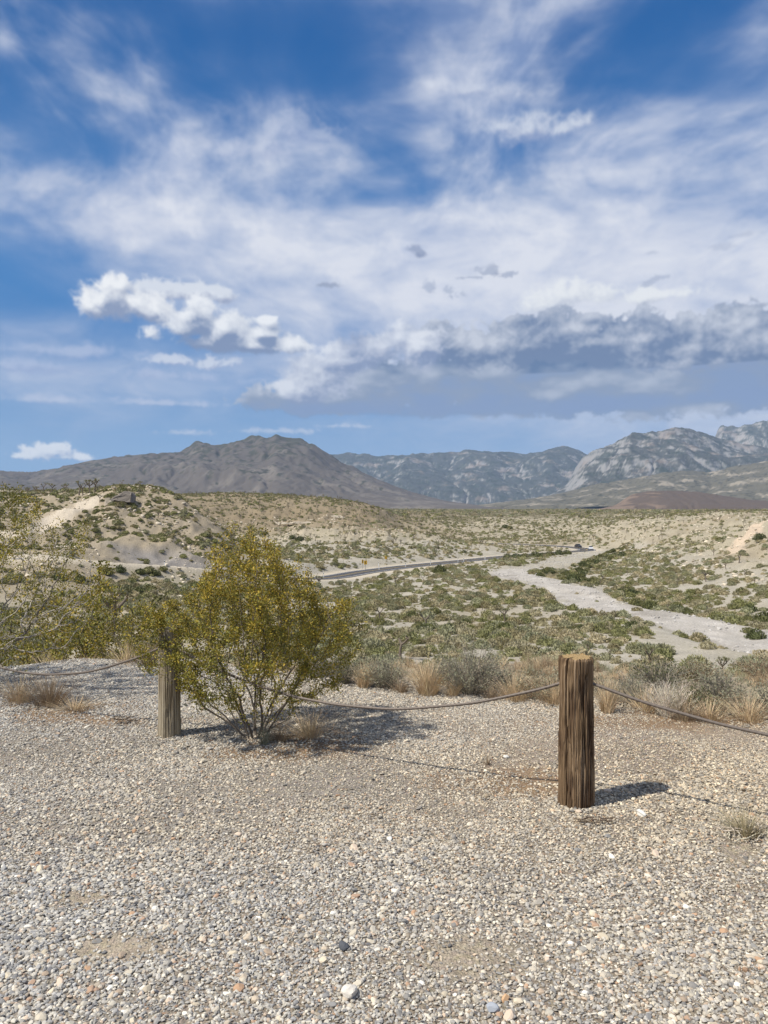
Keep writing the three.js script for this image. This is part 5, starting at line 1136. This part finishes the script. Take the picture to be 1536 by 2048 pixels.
// ------------------------------------------------------------------ roadside posts, signs, cars, rock shelter
{
  const white = std('white_plastic', [0.75, 0.75, 0.73], { roughness: 0.6 }), dark = std('dark_band', [0.03, 0.03, 0.03]), galv = std('galvanised_steel', [0.32, 0.32, 0.32], { roughness: 0.5, metalness: 0.6 }), yellow = std('sign_yellow', [0.72, 0.42, 0.03], { roughness: 0.5 });
  const blade = new THREE.BoxGeometry(0.13, 1.25, 0.04).translate(0, 0.6, 0), band = new THREE.BoxGeometry(0.136, 0.16, 0.05).translate(0, 1.02, 0);
  const spots = [[647, 1157, 'first delineator post, nearest the bush'], [758, 1141, 'delineator post on the near shoulder by the yellow signs'], [757, 1134, 'delineator post on the far shoulder by the yellow signs'], [811, 1135, 'delineator post on the near shoulder in mid curve'], [861, 1130, 'delineator post left of the dark roadside bush'], [916, 1125, 'delineator post right of the dark roadside bush'], [927, 1124, 'delineator post farther along past the dark bush'], [970, 1120, 'farthest delineator post on the near road stretch'], [329, 1138, 'lone delineator post on the road at left']];
  for (const [px, py, label] of spots) {
    const p = hit(px, py, 60), g = new THREE.Group(); mesh('blade', blade, white, g); mesh('reflector', band, dark, g);
    g.position.copy(p); g.scale.setScalar(1.15); thing(g, 'delineator_post', 'white ' + label, 'delineator');
  }
  const pole = new THREE.CylinderGeometry(0.04, 0.04, 2.4, 8).translate(0, 1.15, 0), plate = new THREE.BoxGeometry(0.75, 0.95, 0.02).translate(0, 1.9, 0.05);
  const bar = (dx, up) => { const s = new THREE.Shape([new THREE.Vector2(0, 0), new THREE.Vector2(0.16, 0), new THREE.Vector2(0.16 + 0.3, 0.36 * up), new THREE.Vector2(0.3, 0.36 * up)]); return new THREE.ExtrudeGeometry(s, { depth: 0.006, bevelEnabled: false }).translate(dx, 1.9, 0.062); };
  const chevron = mergeGeometries([bar(-0.22, 1), bar(-0.22, -1)]), black = std('sign_black', [0.02, 0.02, 0.02]);
  for (const [px, py, s, turn, label] of [[731, 1141, 1.15, 0.2, 'yellow chevron sign on the near road shoulder'], [725, 1138, 1.1, 1.0, 'yellow warning sign just left of the chevron sign'], [772, 1128, 0.95, 0.3, 'yellow chevron sign on the far road shoulder']]) {
    const p = hit(px, py, 60), g = new THREE.Group(); mesh('pole', pole, galv, g); const pl = mesh('plate', plate, yellow, g); mesh('chevron', chevron, black, pl);
    g.position.copy(p); g.scale.setScalar(s); g.rotation.y = turn; thing(g, 'road_sign', label, 'sign');
  }
  // two cars
  const prof = new THREE.Shape([[-2.2, 0.32], [-2.2, 0.85], [-1.95, 0.98], [-1.2, 1.04], [1.15, 1.02], [2.0, 0.86], [2.2, 0.66], [2.2, 0.32]].map(([a, b]) => new THREE.Vector2(a, b)));
  const cab = new THREE.Shape([[-1.75, 1.0], [-1.35, 1.52], [-0.9, 1.6], [0.2, 1.6], [0.55, 1.5], [1.15, 1.0]].map(([a, b]) => new THREE.Vector2(a, b)));
  const slab = (s, w, bev) => new THREE.ExtrudeGeometry(s, { depth: w - 2 * bev, bevelEnabled: true, bevelSize: bev, bevelThickness: bev, bevelSegments: 2 }).translate(0, 0, -w / 2 + bev);
  const bodyG = slab(prof, 1.82, 0.07), cabG = slab(cab, 1.5, 0.06), roofG = new THREE.BoxGeometry(1.25, 0.06, 1.4).translate(-0.38, 1.66, 0), tyreG = new THREE.TorusGeometry(0.26, 0.09, 8, 18), rimG = new THREE.CylinderGeometry(0.2, 0.2, 0.14, 14).rotateX(Math.PI / 2), lampG = new THREE.SphereGeometry(0.1, 8, 6).scale(0.5, 0.8, 1.6), plateG = new THREE.BoxGeometry(0.06, 0.18, 1.5);
  const glass = std('dark_glass', [0.02, 0.022, 0.025], { roughness: 0.1 }), rubber = std('rubber', [0.02, 0.02, 0.02]), rimM = std('alloy', [0.4, 0.4, 0.42], { metalness: 0.7, roughness: 0.4 }), lampM = std('lamp_lens', [0.8, 0.8, 0.78], { roughness: 0.1 }), bumperM = std('bumper', [0.03, 0.03, 0.032]);
  for (const [far, paint, label] of [[352, [0.70, 0.71, 0.73], 'white car on the far bend, the nearer of two'], [371, [0.03, 0.03, 0.035], 'black car on the far bend behind the white car']]) {
    let best = roadLine[0], q = 1e9;
    for (const p of roadLine) { const e = Math.abs(p.z + far); if (e < q) { q = e; best = p; } }
    const i = roadLine.indexOf(best), a = roadLine[Math.max(0, i - 1)], b = roadLine[Math.min(roadLine.length - 1, i + 1)], g = new THREE.Group(), m = std('car_paint', paint, { roughness: 0.3 });
    mesh('body', bodyG, m, g); mesh('cabin', cabG, glass, g); mesh('roof', roofG, m, g);
    for (const sx of [-1.35, 1.4]) for (const sz of [-0.84, 0.84]) { const w = new THREE.Group(); w.name = 'wheel'; w.position.set(sx, 0.35, sz); mesh('tyre', tyreG, rubber, w); mesh('rim', rimG, rimM, w); g.add(w); }
    for (const sz of [-0.68, 0.68]) { const l = mesh('headlight', lampG, lampM, g); l.position.set(2.24, 0.72, sz); }
    const bp = mesh('bumper', plateG, bumperM, g); bp.position.set(2.26, 0.45, 0);
    const dir = new THREE.Vector3().subVectors(a, b).normalize();
    g.position.copy(best).add(new THREE.Vector3(-dir.z, 0, dir.x).multiplyScalar(-1.7)); g.position.y = best.y + 0.0; g.rotation.y = Math.atan2(-dir.z, dir.x);
    thing(g, 'car', label, 'car');
  }
  // rock shelter near the top of the knoll
  const p = hit(232, 1008, 150), R = rngOf(88), stone = new THREE.MeshStandardMaterial({ name: 'dark_rock', color: new THREE.Color(0.19, 0.165, 0.14), roughness: 1, flatShading: true }), pale = new THREE.MeshStandardMaterial({ name: 'pale_rock', color: new THREE.Color(0.46, 0.40, 0.31), roughness: 1, flatShading: true });
  const rock = (w, h, d, seed, skew) => { const g = new THREE.BoxGeometry(1, 1, 1, 6, 4, 5), q = g.attributes.position; for (let k = 0; k < q.count; k++) { let x = q.getX(k), y = q.getY(k), z = q.getZ(k); const t = y + 0.5; x = x * (1 - 0.62 * t) + skew * t; z *= 1 - 0.35 * t; q.setXYZ(k, (x + 0.16 * noise(x * 3 + seed, y * 3 + z * 4)) * w, (t + 0.2 * noise(x * 4 + seed, z * 4)) * h, (z + 0.08 * noise(y * 3 + seed, x * 3)) * d); } g.computeVertexNormals(); return g; };
  const gr = new THREE.Group(); gr.position.copy(p).add(new THREE.Vector3(0.6, -0.6, 0));
  const roof = mesh('overhang', rock(6.4, 2.6, 4, 3, 0.25), stone, gr); roof.position.set(0.9, 1.2, -0.9); roof.rotation.z = -0.1;
  const back = mesh('back_wall', rock(5.0, 2.2, 2, 5, 0), stone, gr); back.position.set(1.4, 0, -1.6);
  const sl = mesh('fallen_slab', rock(2.6, 1.9, 0.9, 8, -0.2), pale, gr); sl.position.set(-1.9, 0.1, 0.9); sl.rotation.z = 0.12;
  thing(gr, 'rock_shelter', 'dark overhanging rock with a pale fallen slab near the knoll top', 'rock');
  // ledges of pale rock on the mesa edge
  [[560, 1048, 5, 'pale rock ledge on the mesa edge, left one'], [600, 1047, 6, 'pale flat rock ledge in the middle of the mesa edge'], [668, 1034, 4.5, 'dark and pale outcrop at the right end of the mesa edge']].forEach(([px, py, w, label], i) => {
    const q = hit(px, py, 250), o = mesh('x', rock(w * 2.6, 1.1, 3, 20 + i, 0.05), pale); o.position.copy(q).add(new THREE.Vector3(0, -0.45, 0)); thing(o, 'rock_ledge', label, 'rock');
  });
}
renderer.render(scene, camera);
